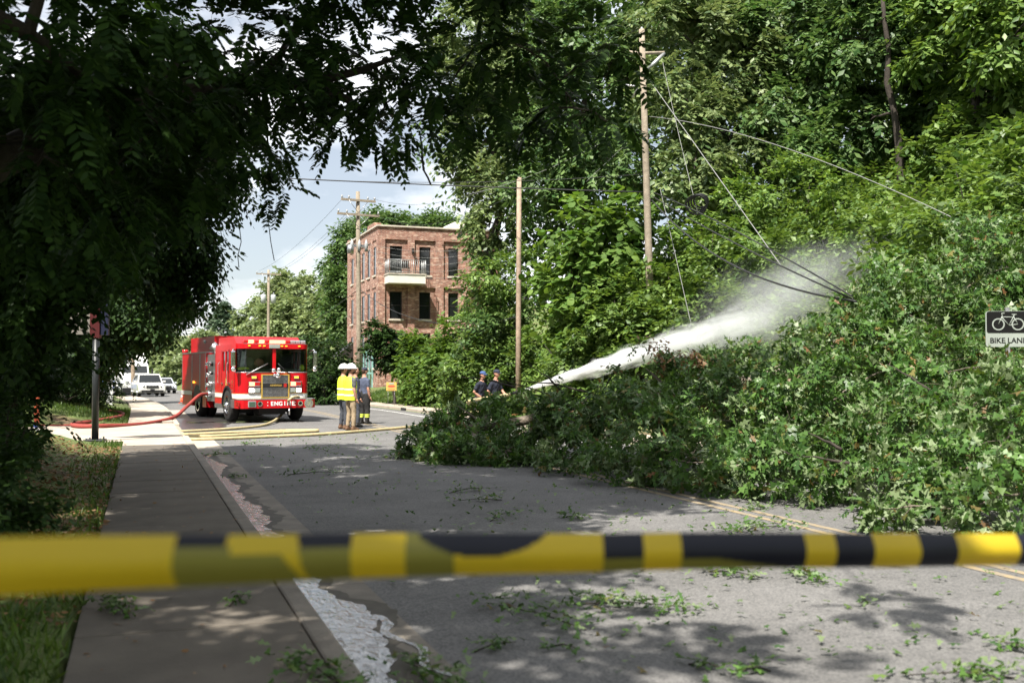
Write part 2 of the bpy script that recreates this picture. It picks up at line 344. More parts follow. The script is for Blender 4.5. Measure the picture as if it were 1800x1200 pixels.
def pinnate(c, d, pairs, length, size, droop=0.5):
    """compound leaves: leaflets in pairs along a drooping stalk"""
    n = len(c); d = nrm(d + rng.normal(0, .35, d.shape)); d[:, 2] -= droop * 0.5; d = nrm(d)
    up = np.array([0, 0, 1.0]); s = nrm(np.cross(d, up + rng.normal(0, .2, d.shape))); k = pairs * 2
    t = np.repeat((np.arange(pairs) + .8) / pairs, 2); sg = np.tile([1., -1.], pairs)
    ln_ = length * rng.uniform(.7, 1.25, (n, 1, 1))
    pos = c[:, None, :] + d[:, None, :] * t[None, :, None] * ln_
    pos[:, :, 2] -= (t[None, :] ** 2) * ln_[:, :, 0] * droop * 0.6
    fwd = d[:, None, :] * 0.42 + s[:, None, :] * sg[None, :, None] + rng.normal(0, .1, (n, k, 3)); fwd[:, :, 2] -= 0.28
    no = np.cross(s, d)[:, None, :] + up * .5 + rng.normal(0, .16, (n, k, 3))
    env = 0.65 + 0.5 * np.sin(np.pi * np.clip(t, .05, .95))
    sz = size * env[None, :] * rng.uniform(.85, 1.15, (n, k))
    return pos.reshape(-1, 3), fwd.reshape(-1, 3), no.reshape(-1, 3), sz.reshape(-1)
def limb_path(a, b, n=7, sag=0.0, wob=0.12):
    a, b = Vector(a), Vector(b); l = (b - a).length; pts = []
    for i in range(n):
        t = i / (n - 1); e = math.sin(math.pi * t)
        pts.append(a.lerp(b, t) + Vector((random.gauss(0, wob), random.gauss(0, wob), random.gauss(0, wob))) * (l * 0.12 * e) + Vector((0, 0, sag * l * e)))
    return pts
def grow_limbs(root, path, bl, r0, bark, name='limb', twigs=4):
    """every clump is reached from the nearest branch already grown"""
    nodes = [(Vector(p), r0 * .5) for p in path[2:]]; todo = list(bl)
    while todo:
        best = None
        for q in todo:
            for p, rr in nodes:
                d_ = (p - Vector(q[:3])).length
                if best is None or d_ < best[0]: best = (d_, q, p, rr)
        _, q, p, rr = best; todo.remove(q); e = Vector(q[:3]); rr = max(.014, rr * .72)
        lp = limb_path(p, e, 7, .05); mb = MB().tube(lp, [rr * (1 - .45 * i / 6) for i in range(7)], 7)
        for _ in range(twigs):
            dd = Vector(unit(1)[0]); t_ = e + Vector((dd.x * q[3] * .9, dd.y * q[4] * .9, dd.z * q[5] * .8))
            mb.tube(limb_path(lp[random.randint(3, 6)], t_, 5, .03), [rr * .4, rr * .3, rr * .22, rr * .14, rr * .06], 5)
        mb.build(name, bark, root); nodes += [(lp[3], rr * .75), (e, rr * .6)]
def tree(name, base, blobs, r0, n, k, length, size, tpl, lm, bark, label, cat='tree', group=None, kind='sprig', trunk_top=None, droop=.35, limbs=True, lean=None, sub=.30, shell=.45, subs=26):
    root = empty(name, base); tag(root, label, cat, group)
    B = Vector(base); bl = [(b[0] - B.x, b[1] - B.y, b[2] - B.z) + tuple(b[3:]) for b in blobs]
    cen = Vector(np.average([q[:3] for q in bl], axis=0, weights=[q[3] for q in bl])); top = Vector(trunk_top) - B if trunk_top else Vector((cen.x * .6, cen.y * .6, cen.z))
    path = limb_path((0, 0, -.3), top, 8, 0, .07 if trunk_top else .25); rad = [r0 * (1 - .6 * i / 7) for i in range(8)]; rad[0] *= 1.35
    MB().tube(path, rad, 10).build('trunk', bark, root)
    if limbs: grow_limbs(root, path, bl, r0, bark)
    c, d = in_blobs(bl, n, sub, shell, subs)
    a = sprigs(c, d, k, length, size, droop) if kind == 'sprig' else pinnate(c, d, k, length, size, droop)
    cr_ = leaf_mesh('crown', *a, tpl, lm, root, .3); cr_['kind'] = 'stuff'
    return root
LM = {}
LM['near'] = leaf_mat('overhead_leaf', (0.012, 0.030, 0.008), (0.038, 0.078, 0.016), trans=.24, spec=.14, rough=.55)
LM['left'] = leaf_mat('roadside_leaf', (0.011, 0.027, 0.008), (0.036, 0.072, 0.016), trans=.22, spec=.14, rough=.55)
LM['fallen'] = leaf_mat('fallen_oak_leaf', (0.030, 0.080, 0.016), (0.10, 0.19, 0.040), under=(0.19, 0.25, 0.12), trans=.28, rough=.42, spec=.35, brown=.015)
LM['vine'] = leaf_mat('vine_leaf', (0.048, 0.105, 0.020), (0.17, 0.255, 0.062), trans=.32)
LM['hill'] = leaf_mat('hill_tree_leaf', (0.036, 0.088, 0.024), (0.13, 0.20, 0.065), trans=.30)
LM['hill_olive'] = leaf_mat('hill_tree_olive_leaf', (0.055, 0.10, 0.032), (0.19, 0.24, 0.095), trans=.30)
LM['bright'] = leaf_mat('bright_shrub_leaf', (0.055, 0.12, 0.022), (0.14, 0.22, 0.050), trans=.38, rough=.6, spec=.2)
LM['far'] = leaf_mat('hazed_far_leaf', (0.11, 0.16, 0.065), (0.24, 0.29, 0.13), trans=.30)  # leaf colour paled to stand in for distance haze
LM['pine'] = leaf_mat('pine_needle', (0.045, 0.085, 0.050), (0.12, 0.17, 0.10), trans=.2)
LM['grass'] = leaf_mat('grass_blade', (0.030, 0.070, 0.012), (0.10, 0.16, 0.030), trans=.35)
LM['brown'] = leaf_mat('dead_leaf', (0.10, 0.055, 0.025), (0.26, 0.15, 0.07), trans=.2)

# ------------------------------------------------------------------ ground and road
ROADX0, ROADX1 = 1.11, 10.7
def dx(Y): return -0.00105 * max(0.0, min(Y, 260) - 42) ** 2       # the road bends gently left in the distance
def rz(Y): return -0.006 * max(0.0, min(Y, 160) - 42)             # and falls a little
def sm(a, b, x):
    t = min(1, max(0, (x - a) / (b - a))); return t * t * (3 - 2 * t)
def hill(X, Y):
    x = X - dx(Y); z = rz(Y)
    if x > 11.8:
        near = 1 - sm(36, 62, Y)
        e = x - 11.8
        steep = min(e * .62, 13 + .05 * e) * (.35 + .65 * sm(0, 3.2, e)); far_ = min(e * .20, 2.6 + .03 * e) * sm(0, 2, e)
        far_ += 6.5 * sm(6, 40, e) * sm(74, 120, Y)
        z += near * steep + (1 - near) * far_ + .10
    elif x > ROADX1: z += .10
    elif x < -.36:
        e = -.36 - x
        bank = min(.20 * e, 1.6) * sm(0, 1.5, e)
        drive = sm(24, 25.6, Y) * (1 - sm(32.5, 35, Y))
        z += .085 + bank * (1 - drive) + 1.8 * sm(8, 30, e) * (1 - drive)
    else: z += -.12
    return z
def hz_(X, Y): return hill(X, Y) + (0.05 * math.sin(X * 1.7 + Y * .9) + .04 * math.sin(Y * 2.3 - X)) * (1 if (X - dx(Y) > 13 or (X - dx(Y) < -1.6 and not 23 < Y < 36)) else 0)
def axis_pts(segs):
    o = [segs[0][0]]
    for a, b, st in segs:
        k = max(1, int(round((b - a) / st))); o += [a + (b - a) * (i + 1) / k for i in range(k)]
    return o
gx = axis_pts([(-900, -100, 100), (-100, -20, 10), (-20, -4, 1), (-4, -.44, .3), (-.44, -.34, .1), (-.34, ROADX1 - .1, 1.6), (ROADX1 - .1, ROADX1 + .06, .16), (ROADX1 + .06, 11.8, .35), (11.8, 30, .7), (30, 60, 5), (60, 160, 20), (160, 900, 120)])
gy = axis_pts([(-60, 0, 10), (0, 60, .8), (60, 140, 3), (140, 300, 20), (300, 1800, 150)])
gv = [(x + dx(y), y, hz_(x + dx(y), y)) for y in gy for x in gx]; nx = len(gx)
gf = [(j * nx + i, j * nx + i + 1, (j + 1) * nx + i + 1, (j + 1) * nx + i) for j in range(len(gy) - 1) for i in range(nx - 1)]
def ground_mat():
    m = bpy.data.materials.new('grass_and_soil'); m.use_nodes = True; t = m.node_tree; b = t.nodes['Principled BSDF']; ln = t.links.new
    tc = N(t, 'ShaderNodeTexCoord'); n1 = N(t, 'ShaderNodeTexNoise'); n1.inputs['Scale'].default_value = .55; n1.inputs['Detail'].default_value = 8; n1.inputs['Roughness'].default_value = .6
    n2 = N(t, 'ShaderNodeTexNoise'); n2.inputs['Scale'].default_value = 14; n2.inputs['Detail'].default_value = 8
    r1 = N(t, 'ShaderNodeValToRGB'); r1.color_ramp.elements[0].color = (.050, .095, .018, 1); r1.color_ramp.elements[1].color = (.14, .165, .045, 1)
    r2 = N(t, 'ShaderNodeValToRGB'); r2.color_ramp.elements[0].color = (.045, .028, .016, 1); r2.color_ramp.elements[1].color = (.17, .105, .06, 1)
    s = N(t, 'ShaderNodeValToRGB'); s.color_ramp.elements[0].position = .55; s.color_ramp.elements[1].position = .66
    mx = N(t, 'ShaderNodeMix', data_type='RGBA')
    for n_ in (n1, n2): ln(tc.outputs['Object'], n_.inputs['Vector'])
    ln(n2.outputs[0], r1.inputs[0]); ln(n2.outputs[0], r2.inputs[0]); ln(n1.outputs[0], s.inputs[0]); ln(s.outputs[0], mx.inputs[0]); ln(r1.outputs[0], mx.inputs[6]); ln(r2.outputs[0], mx.inputs[7])
    ln(mx.outputs[2], b.inputs['Base Color']); b.inputs['Roughness'].default_value = .95
    bp = N(t, 'ShaderNodeBump'); bp.inputs['Distance'].default_value = .05; ln(n2.outputs[0], bp.inputs['Height']); ln(bp.outputs[0], b.inputs['Normal'])
    return m
M['ground'] = ground_mat()
g = MB(); g.add(gv, gf, 0, True); tag(g.build('ground', M['ground']), kind='structure')
def strip(name, x0, x1, y0, y1, z, m, step=2.0, z1=None, parent=None):
    k = max(1, int((y1 - y0) / step)); v = []; f = []
    for i in range(k + 1):
        y = y0 + (y1 - y0) * i / k; v += [(x0 + dx(y), y, rz(y) + z), (x1 + dx(y), y, rz(y) + (z if z1 is None else z1))]
    f = [(2 * i, 2 * i + 1, 2 * i + 3, 2 * i + 2) for i in range(k)]
    return MB().add(v, f).build(name, m, parent)
tag(strip('road', ROADX0, ROADX1, -40, 300, 0, M['asphalt']), kind='structure')
for a, b in ((6.72, 6.82), (6.95, 7.05)):
    tag(strip('yellow_road_line', a, b, -40, 200, .004, M['yellow_line']), kind='structure')
tag(strip('white_road_line', 9.85, 9.95, -40, 200, .004, M['white_line']), kind='structure')
# pavement of separate slabs, kerb stones, gutter pans on the left
sw = empty('pavement', (0, 0, 0)); tag(sw, kind='structure')
slab = None
def seg_box(name, x0, x1, y0, y1, z0, z1, m, parent, bev=.008):
    c = (y0 + y1) / 2
    o = MB().box((0, 0, 0), (x1 - x0, y1 - y0, z1 - z0), 0, bev=bev).build(name, m, parent, ((x0 + x1) / 2 + dx(c), c, (z0 + z1) / 2 + rz(c)))
    o.rotation_euler = (math.atan((rz(y1) - rz(y0)) / (y1 - y0)), 0, -math.atan((dx(y1) - dx(y0)) / (y1 - y0))); return o
y = -4.0
while y < 75:
    l = 1.52 if y < 40 else 3.04
    if not (24.9 < y + l / 2 < 33.4):
        o = seg_box('slab', -.36, .955, y + .013, y + l - .013, -.1, .12 + random.uniform(-.003, .003), M['concrete'] if y < 23 else M['concrete_far'], sw)  # shade-darkened colour gives way to the pale copy where tree shade ends
        o.rotation_euler.x += random.gauss(0, .003)
    y += l
kb = empty('kerb', (0, 0, 0)); tag(kb, kind='structure')
y = -4.0
while y < 75:
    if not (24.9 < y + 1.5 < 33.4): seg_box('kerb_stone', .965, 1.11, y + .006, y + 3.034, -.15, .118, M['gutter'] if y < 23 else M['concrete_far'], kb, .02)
    y += 3.04
gt = empty('gutter', (0, 0, 0)); tag(gt, kind='structure')
y = -4.0
while y < 46:
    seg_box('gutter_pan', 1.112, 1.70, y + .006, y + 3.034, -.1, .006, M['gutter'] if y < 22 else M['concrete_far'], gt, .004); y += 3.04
# driveway apron on the left
dv = MB(); yy = [24.9, 26, 28, 30, 32, 33.4]; xx = [-14, -8, -4, -2, -.36, .96, 1.11]
dvv = [(x, y_, .10 + .004 if x < .9 else (.09 if x < 1 else .02)) for y_ in yy for x in xx]
dv.add(dvv, [(j * 7 + i, j * 7 + i + 1, (j + 1) * 7 + i + 1, (j + 1) * 7 + i) for j in range(5) for i in range(6)])
tag(dv.build('driveway', M['concrete_far']), kind='structure')
# right kerb and verge walk
kr = empty('kerb', (0, 0, 0)); tag(kr, kind='structure'); y = 0.0
while y < 110:
    drain = 43 < y < 46
    seg_box('kerb_stone', ROADX1, ROADX1 + .16, y + .006, y + 3.034, -.15, .13, M['concrete_far'], kr, .02)
    if drain: pass
    y += 3.04
tag(strip('pavement', ROADX1 + .16, ROADX1 + 1.15, 0, 120, .118, M['concrete_far']), kind='structure')
gd = G(706, 721); o = MB().b2((-.02, -.4, -.06), (.05, .4, .06)).build('storm_drain', M['black'], None, (ROADX1 + dx(gd.y) - .02, gd.y, .06 + rz(gd.y))); tag(o, 'dark storm drain slot in the far kerb', 'drain')
# water running down the gutter
def water_mat(dist=.008):
    m = bpy.data.materials.new('running_water'); m.use_nodes = True; t = m.node_tree; b = t.nodes['Principled BSDF']; ln = t.links.new
    b.inputs['Base Color'].default_value = (.05, .045, .04, 1); b.inputs['Roughness'].default_value = .07; b.inputs['Specular IOR Level'].default_value = 1.0
    tc = N(t, 'ShaderNodeTexCoord'); mp_ = N(t, 'ShaderNodeMapping'); mp_.inputs['Scale'].default_value = (17, 7, 1)
    n1 = N(t, 'ShaderNodeTexNoise'); n1.inputs['Scale'].default_value = 1; n1.inputs['Detail'].default_value = 3; n1.inputs['Distortion'].default_value = 1.2
    bp = N(t, 'ShaderNodeBump'); bp.inputs['Strength'].default_value = .9; bp.inputs['Distance'].default_value = dist
    ln(tc.outputs['Object'], mp_.inputs[0]); ln(mp_.outputs[0], n1.inputs[0]); ln(n1.outputs[0], bp.inputs['Height']); ln(bp.outputs[0], b.inputs['Normal'])
    # thin film: wet concrete shows through in ragged islands
    wet = N(t, 'ShaderNodeBsdfPrincipled'); wet.inputs['Base Color'].default_value = (.045, .038, .032, 1); wet.inputs['Roughness'].default_value = .42; m2_ = N(t, 'ShaderNodeMapping'); m2_.inputs['Scale'].default_value = (7, 2.6, 1)
    n2_ = N(t, 'ShaderNodeTexNoise'); n2_.inputs['Scale'].default_value = 1; n2_.inputs['Detail'].default_value = 7; n2_.inputs['Roughness'].default_value = .65; rp_ = N(t, 'ShaderNodeMapRange'); rp_.inputs[1].default_value = .30; rp_.inputs[2].default_value = .36
    ms_ = N(t, 'ShaderNodeMixShader'); ln(tc.outputs['Object'], m2_.inputs[0]); ln(m2_.outputs[0], n2_.inputs[0]); ln(n2_.outputs[0], rp_.inputs[0]); ln(rp_.outputs[0], ms_.inputs[0]); ln(wet.outputs[0], ms_.inputs[1]); ln(b.outputs[0], ms_.inputs[2]); ln(ms_.outputs[0], t.nodes['Material Output'].inputs['Surface'])
    return m
M['water'] = water_mat()
def puddle(name, pts, z):                                  # pts: (y, x_left, x_right)
    v = []; 
    for y_, a, b in pts: v += [(a, y_, z), (b, y_, z)]
    return tag(MB().add(v, [(2 * i, 2 * i + 1, 2 * i + 3, 2 * i + 2) for i in range(len(pts) - 1)]).build(name, M['water']), kind='structure')
pts = []
for i in range(560):
    y_ = 3.6 + i * .032; w_ = .26 + .05 * math.sin(y_ * 2.1) + .035 * math.sin(y_ * 5.3 + 1) + .02 * math.sin(y_ * 13)
    if 6.0 < y_ < 8.2: w_ += .10 * math.sin((y_ - 6) / 2.2 * math.pi)
    if 18 < y_ < 20.5: w_ += .22 * math.sin((y_ - 18) / 2.5 * math.pi)
    w_ *= 1 - .35 * sm(11, 19, y_)
    pts.append((y_, 1.114, 1.114 + w_ + .01 * math.sin(y_ * 31) + .006 * math.sin(y_ * 57 + 2)))
M['wet'] = mat('wet_concrete', (.10, .09, .075), .7, spec=.2, var=.4, vscale=3, bump=.15, bscale=60)
wm = puddle('wet_gutter', [(y_, a_, b_ + .13 + .05 * math.sin(y_ * 3.7) + .02 * math.sin(y_ * 17)) for y_, a_, b_ in pts], .0085); wm.data.materials[0] = M['wet']
puddle('gutter_water', [q for q in pts if q[0] < 10.6], .013); wf = puddle('gutter_water', [q for q in pts if q[0] > 10.58], .013); wf.data.materials[0] = water_mat(.034)
puddle('gutter_water', [(5.2 + i * .06, 1.62 + .05 * math.sin(i * .5) - .0045 * i, 1.66 + .05 * math.sin(i * .5 + .2) - .0035 * i + .012 * math.sin(i * 1.3)) for i in range(32)], .012)
def blot(name, c, rx, ry, z, seed):
    r_ = random.Random(seed); n = 40; v = [(c[0], c[1], z)]; ph = [r_.uniform(0, 6) for _ in range(4)]
    for i in range(n):
        a = 2 * math.pi * i / n; k = 1 + .2 * math.sin(3 * a + ph[0]) + .12 * math.sin(5 * a + ph[1]) + .08 * math.sin(9 * a + ph[2])
        v.append((c[0] + rx * k * math.cos(a), c[1] + ry * k * math.sin(a), z))
    return tag(MB().add(v, [(0, 1 + i, 1 + (i + 1) % n) for i in range(n)]).build(name, M['water']), kind='structure')
M['wet'] = mat('wet_asphalt', (.045, .043, .042), .28, spec=.6, var=.4, vscale=3, bump=.1, bscale=60)
for i, (px, py, rx, ry, w) in enumerate([(350, 738, 1.5, 1.5, 0), (345, 748, .9, 2.6, 0), (430, 742, 1.0, .5, 1), (352, 743, .5, .5, 1), (330, 760, .7, 1.2, 0)]):
    c = G(px, py); o = blot('puddle', c, rx, ry, .012 + .002 * i, i); o.data.materials[0] = M['water'] if w else M['wet']
# ------------------------------------------------------------------ brick building
def brick_mat(name, rx):
    m = bpy.data.materials.new(name); m.use_nodes = True; t = m.node_tree; b = t.nodes['Principled BSDF']; ln = t.links.new
    tc = N(t, 'ShaderNodeTexCoord'); sp = N(t, 'ShaderNodeSeparateXYZ'); cb = N(t, 'ShaderNodeCombineXYZ'); ad = N(t, 'ShaderNodeMath', operation='ADD')
    ln(tc.outputs['Object'], sp.inputs[0]); ln(sp.outputs[0], ad.inputs[0]); ln(sp.outputs[1], ad.inputs[1]); ln(ad.outputs[0], cb.inputs[0]); ln(sp.outputs[2], cb.inputs[1])
    br = N(t, 'ShaderNodeTexBrick'); br.inputs['Scale'].default_value = 1; br.inputs['Brick Width'].default_value = .215; br.inputs['Row Height'].default_value = .075; br.inputs['Mortar Size'].default_value = .009
    br.inputs['Color1'].default_value = (.21, .072, .046, 1); br.inputs['Color2'].default_value = (.35, .165, .115, 1); br.inputs['Mortar'].default_value = (.36, .31, .26, 1); br.inputs['Bias'].default_value = -.15
    n1 = N(t, 'ShaderNodeTexNoise'); n1.inputs['Scale'].default_value = 3.2; n1.inputs['Detail'].default_value = 7
    rp = N(t, 'ShaderNodeValToRGB'); rp.color_ramp.elements[0].position = .3; rp.color_ramp.elements[0].color = (.62, .6, .6, 1); rp.color_ramp.elements[1].position = .7; rp.color_ramp.elements[1].color = (1.25, 1.22, 1.2, 1)
    n3 = N(t, 'ShaderNodeTexVoronoi'); mp_ = N(t, 'ShaderNodeMapping'); mp_.inputs['Scale'].default_value = (4.65, 13.3, 1); ln(cb.outputs[0], mp_.inputs[0]); ln(mp_.outputs[0], n3.inputs['Vector']); n3.inputs['Scale'].default_value = 1
    gt_ = N(t, 'ShaderNodeMath', operation='GREATER_THAN'); gt_.inputs[1].default_value = .8; s2 = N(t, 'ShaderNodeSeparateXYZ'); ln(n3.outputs['Color'], s2.inputs[0]); ln(s2.outputs[0], gt_.inputs[0])
    pale = N(t, 'ShaderNodeMix', data_type='RGBA'); pale.inputs[7].default_value = (.46, .32, .25, 1); ln(gt_.outputs[0], pale.inputs[0]); ln(br.outputs[0], pale.inputs[6])
    mu = N(t, 'ShaderNodeMix', data_type='RGBA'); mu.blend_type = 'MULTIPLY'; mu.inputs[0].default_value = 1
    ln(cb.outputs[0], br.inputs[0]); ln(tc.outputs['Object'], n1.inputs['Vector']); ln(n1.outputs[0], rp.inputs[0]); ln(pale.outputs[2], mu.inputs[6]); ln(rp.outputs[0], mu.inputs[7]); ln(mu.outputs[2], b.inputs['Base Color'])
    b.inputs['Roughness'].default_value = .9
    return m
M['brick'] = brick_mat('weathered_brick', 0)
M['stone'] = mat('limestone_trim', (.55, .49, .41), .8, var=.25, vscale=3)
M['cream'] = mat('cream_fascia', (.70, .66, .58), .7, var=.15, vscale=2)
M['frame_dark'] = mat('dark_bronze_frame', (.03, .026, .023), .45)
M['teal'] = mat('teal_frame', (.22, .42, .38), .5)
M['rail'] = mat('grey_railing', (.30, .31, .31), .45, metal=.5)
BX = 14.55; corner = onX(665, 393, BX); BY = corner.y; BTOP = corner.z
bld = empty('brick_building', (BX, BY, 0)); tag(bld, 'three storey red brick building with flat roof and corner balcony', 'building')
BW = 8.4; BL = onX(611, 420, BX).y - BY
def zy(py): return onY(700, py, BY).z - 0
def bxo(px): return onY(px, 450, BY).x - BX
def byo(px): return onX(px, 450, BX).y - BY
rows = [(zy(432), zy(482)), (zy(512), zy(560)), (1.9, 4.2)]
bays_f = [(677, 717, 686, 708), (729, 766, 738, 758), (780, 817, 789, 807)]
BAYD = .14
wall = MB()
# the wall stands as piers, bands and recessed bay panels pierced by the windows
def face(wall, bays, length, tf, BAYD=.14, wd=.26):
    """tf(u, depth, z) -> local point; bays: (u0,u1,w0,w1)"""
    def bb(u0, u1, d0, d1, z0, z1): 
        a, b = tf(u0, d0, z0), tf(u1, d1, z1); wall.b2(a, b)
    bt = [(zy(421), zy(489)), (zy(504), 1.2)]
    us = [0] + [q for b in bays for q in b[:2]] + [length]
    for i in range(0, len(us), 2): bb(us[i], us[i + 1], 0, .35, 0, BTOP - .25)
    for u0, u1, w0, w1 in bays:
        bb(u0, u1, 0, .35, bt[0][0], BTOP - .25); bb(u0, u1, 0, .35, bt[1][0], bt[0][1]); bb(u0, u1, 0, .35, 0, bt[1][1])
        for k, (zt, zb) in enumerate(rows):
            hi = bt[0][0] if k == 0 else (bt[1][0] if k == 1 else rows[1][1]); lo = bt[0][1] if k == 0 else (rows[2][0] if k == 1 else bt[1][1])
            if k == 2: zt, zb = max(rows[2]), min(rows[2]); hi = None
            if k == 1: lo = max(rows[2])
            if k == 2: lo = bt[1][1]
            if hi: bb(u0, u1, BAYD, .35, zt, hi)
            bb(u0, u1, BAYD, .35, lo, zb); bb(u0, w0, BAYD, .35, zb, zt); bb(w1, u1, BAYD, .35, zb, zt)
            win = MB(); fw = .06
            def wb(a0, a1, d0, d1, z0, z1, m=0): win.b2(tf(a0, d0, z0), tf(a1, d1, z1), m)
            wb(w0, w1, wd, wd + .07, zb, zb + fw); wb(w0, w1, wd, wd + .07, zt - fw, zt); wb(w0, w0 + fw, wd, wd + .07, zb + fw, zt - fw); wb(w1 - fw, w1, wd, wd + .07, zb + fw, zt - fw)
            if k != 0: wb(w0 + fw, w1 - fw, wd + .005, wd + .065, (zb + zt) / 2 - .025, (zb + zt) / 2 + .025)
            w_ = win.build('window', M['frame_dark'], bld)
            MB().b2(tf(w0 + fw, wd + .03, zb + fw), tf(w1 - fw, wd + .05, zt - fw)).build('pane', M['dark_glass'], w_)
            MB().b2(tf(w0 - .08, BAYD - .1, zb - .12), tf(w1 + .08, .3, zb - .003)).build('sill', M['stone'], w_)
bf = [(bxo(a), bxo(b), bxo(c), bxo(d)) for a, b, c, d in bays_f]
face(wall, bf, BW, lambda u, d, z: (u, d, z))
ls = [(657.2, 661.8), (646.2, 651.2), (636, 641), (616.8, 621.2)]
bl_ = []
for a, b in ls:
    u1, u0 = byo(a), byo(b); bl_.append((u0 - .22, u1 + .22, u0, u1))
face(wall, bl_, BL, lambda u, d, z: (d, .355 + u * (BL - .355) / BL, z), .05, .06)
wall.b2((.36, BL - .3, 0), (BW, BL, BTOP - .25)); wall.b2((BW - .35, .36, 0), (BW, BL - .31, BTOP - .25))
wall.build('wall', M['brick'], bld)
for z_, h_, p_ in ((BTOP - .25, .08, .06), (BTOP - .17, .10, .11)):
    MB().b2((-p_, -p_, z_ + .002), (BW + p_, BL + p_, z_ + h_)).build('cornice', M['stone'] if p_ > .1 else M['brick'], bld)
MB().b2((-.05, -.05 + 1.2, BTOP - .065), (.45, 3.2, BTOP + .22)).build('parapet', M['brick'], bld)
MB().b2((-.02, BL - .5, BTOP - .065), (.5, BL, BTOP + .12)).build('parapet', M['brick'], bld)
mb = MB(); mb.prism([(bxo(790), BTOP - .065), (bxo(832) + 1, BTOP - .065), (bxo(832) + 1, BTOP + .75), (bxo(818), BTOP + .75)], 2.5, 5.5, axis='y'); mb.build('roof_hatch', M['cream'], bld)
# balcony: slab, railing, each baluster
b0, b1 = bxo(676), bxo(746) - .25; bz1, bz0 = zy(485), zy(500); BD = 1.25
bal = MB().b2((b0, -BD, bz0), (b1, -.002, bz1)).build('balcony', M['cream'], bld)
MB().b2((b0 - .05, -BD - .05, bz1), (b1 + .05, -.003, bz1 + .06)).build('balcony_edge', M['stone'], bal)
rl = MB(); rh = .95
for z_ in (bz1 + .16, bz1 + rh):
    rl.cyl((b0, -BD, z_), (b1, -BD, z_), .022, n=6); rl.cyl((b0, -BD, z_), (b0, 0, z_), .022, n=6); rl.cyl((b1, -BD, z_), (b1, 0, z_), .022, n=6)
rl.build('railing', M['rail'], bal)
k = 0
x_ = b0
while x_ < b1 + .01:
    MB().cyl((x_, -BD, bz1 + .05), (x_, -BD, bz1 + rh), .012 if k % 6 else .028, n=5).build('baluster', M['rail'], bal); x_ += (b1 - b0) / 18; k += 1
for i in range(1, 9):
    for xx_ in (b0, b1): MB().cyl((xx_, -BD + i * BD / 9, bz1 + .05), (xx_, -BD + i * BD / 9, bz1 + rh), .012, n=5).build('baluster', M['rail'], bal)
ch = empty('balcony_chair', (BX + b0 + 1.25, BY - .75, bz1 + .06)); tag(ch, 'dark patio chair standing on the balcony of the brick building', 'chair')
MB().box((0, 0, .42), (.5, .48, .05), bev=.015).build('seat', M['frame_dark'], ch); MB().box((0, .22, .68), (.5, .04, .45), rx=.15, bev=.015).build('backrest', M['frame_dark'], ch)
for sx in (-.22, .22):
    for sy in (-.2, .2): MB().cyl((sx, sy, 0), (sx * .95, sy * .95, .4), .018, n=6).build('leg', M['frame_dark'], ch)
# entrance side: door, awning, storefront, wall lamp
MB().b2((-.05, byo(618) - .2, .2), (.05, byo(613), 3.1)).build('door', M['frame_dark'], bld)
mb = MB(); ya, yb = byo(622), byo(612); zt, zb = onX(617, 603, BX).z, onX(612, 623, BX).z
mb.prism([(0, zt), (-1.1, zb), (-1.1, zb - .25), (0, zb - .25)], ya, yb, axis='y'); mb.build('awning', M['frame_dark'], bld)
sf = MB(); s0, s1 = byo(656), byo(641)
for i in range(4):
    yv = s0 + (s1 - s0) * i / 3; sf.b2((-.07, yv - .05, .3), (.02, yv + .05, 3.0))
for z_ in (.3, 1.5, 2.95): sf.b2((-.065, s0, z_), (.015, s1, z_ + .1))
s_ = sf.build('shop_window', M['teal'], bld); MB().b2((-.03, s0, .3), (-.01, s1, 3.0)).build('pane', M['dark_glass'], s_)
MB().box((bxo(725), -.12, zy(440)), (.12, .24, .34), bev=.03).build('wall_lamp', M['frame_dark'], bld)
# ------------------------------------------------------------------ utility poles and wires
M['porcelain'] = mat('grey_insulator', (.32, .33, .34), .3); M['can'] = mat('transformer_grey', (.42, .44, .45), .45, var=.2)
M['wire'] = mat('black_cable', (.02, .02, .021), .6); M['wire_pale'] = mat('bare_aluminium_cable', (.24, .24, .23), .55, metal=.2)
def pole(base, top, r0, r1, label, m, arms=(), cans=(), extra=None, wires_at=None):
    root = empty('utility_pole', base); tag(root, label, 'utility pole'); B = Vector(base); T = Vector(top) - B
    MB().tube([(0, 0, -.4), T * .33, T * .66, T], [r0, r0 * .67 + r1 * .33, r0 * .33 + r1 * .67, r1], 12).build('shaft', m, root)
    for zt, half, rzz in arms:
        c = T * (zt / T.z); mb = MB().box((c.x, c.y - .16, c.z), (half * 2, .11, .13), rz=rzz); arm = mb.build('crossarm', M['pole_wood'], root)
        mm = MB()
        for s in (-1, 1): mm.tube([(c.x + s * half * .55 * math.cos(rzz), c.y - .2 + s * half * .55 * math.sin(rzz), c.z - .05), (c.x, c.y - .17, c.z - .75)], .02, 5)
        mm.build('brace', M['alu'], root)
        for s in (-.95, -.55, .55, .95):
            p = Vector((c.x + s * half * math.cos(rzz), c.y - .16 + s * half * math.sin(rzz), c.z + .065))
            MB().tube([p, p + Vector((0, 0, .06)), p + Vector((0, 0, .12)), p + Vector((0, 0, .2))], [.02, .05, .065, .03], 8).build('insulator', M['porcelain'], arm)
    for (zc, sx) in cans:
        c = T * (zc / T.z); q = Vector((c.x + sx, c.y - .1, c.z))
        tb = MB().tube([q - Vector((0, 0, .48)), q + Vector((0, 0, .4)), q + Vector((0, 0, .48))], [.27, .27, .2], 14).build('transformer', M['can'], root)
        MB().tube([q + Vector((0, 0, .48)), q + Vector((.05, 0, .72))], [.05, .03], 6).build('bushing', M['porcelain'], tb)
    return root
pA = pole(P(911, 712, 37.5), P(912.5, 312, 37.5), .105, .085, 'short plain brown pole beside the hose crew', M['pole_brown'])
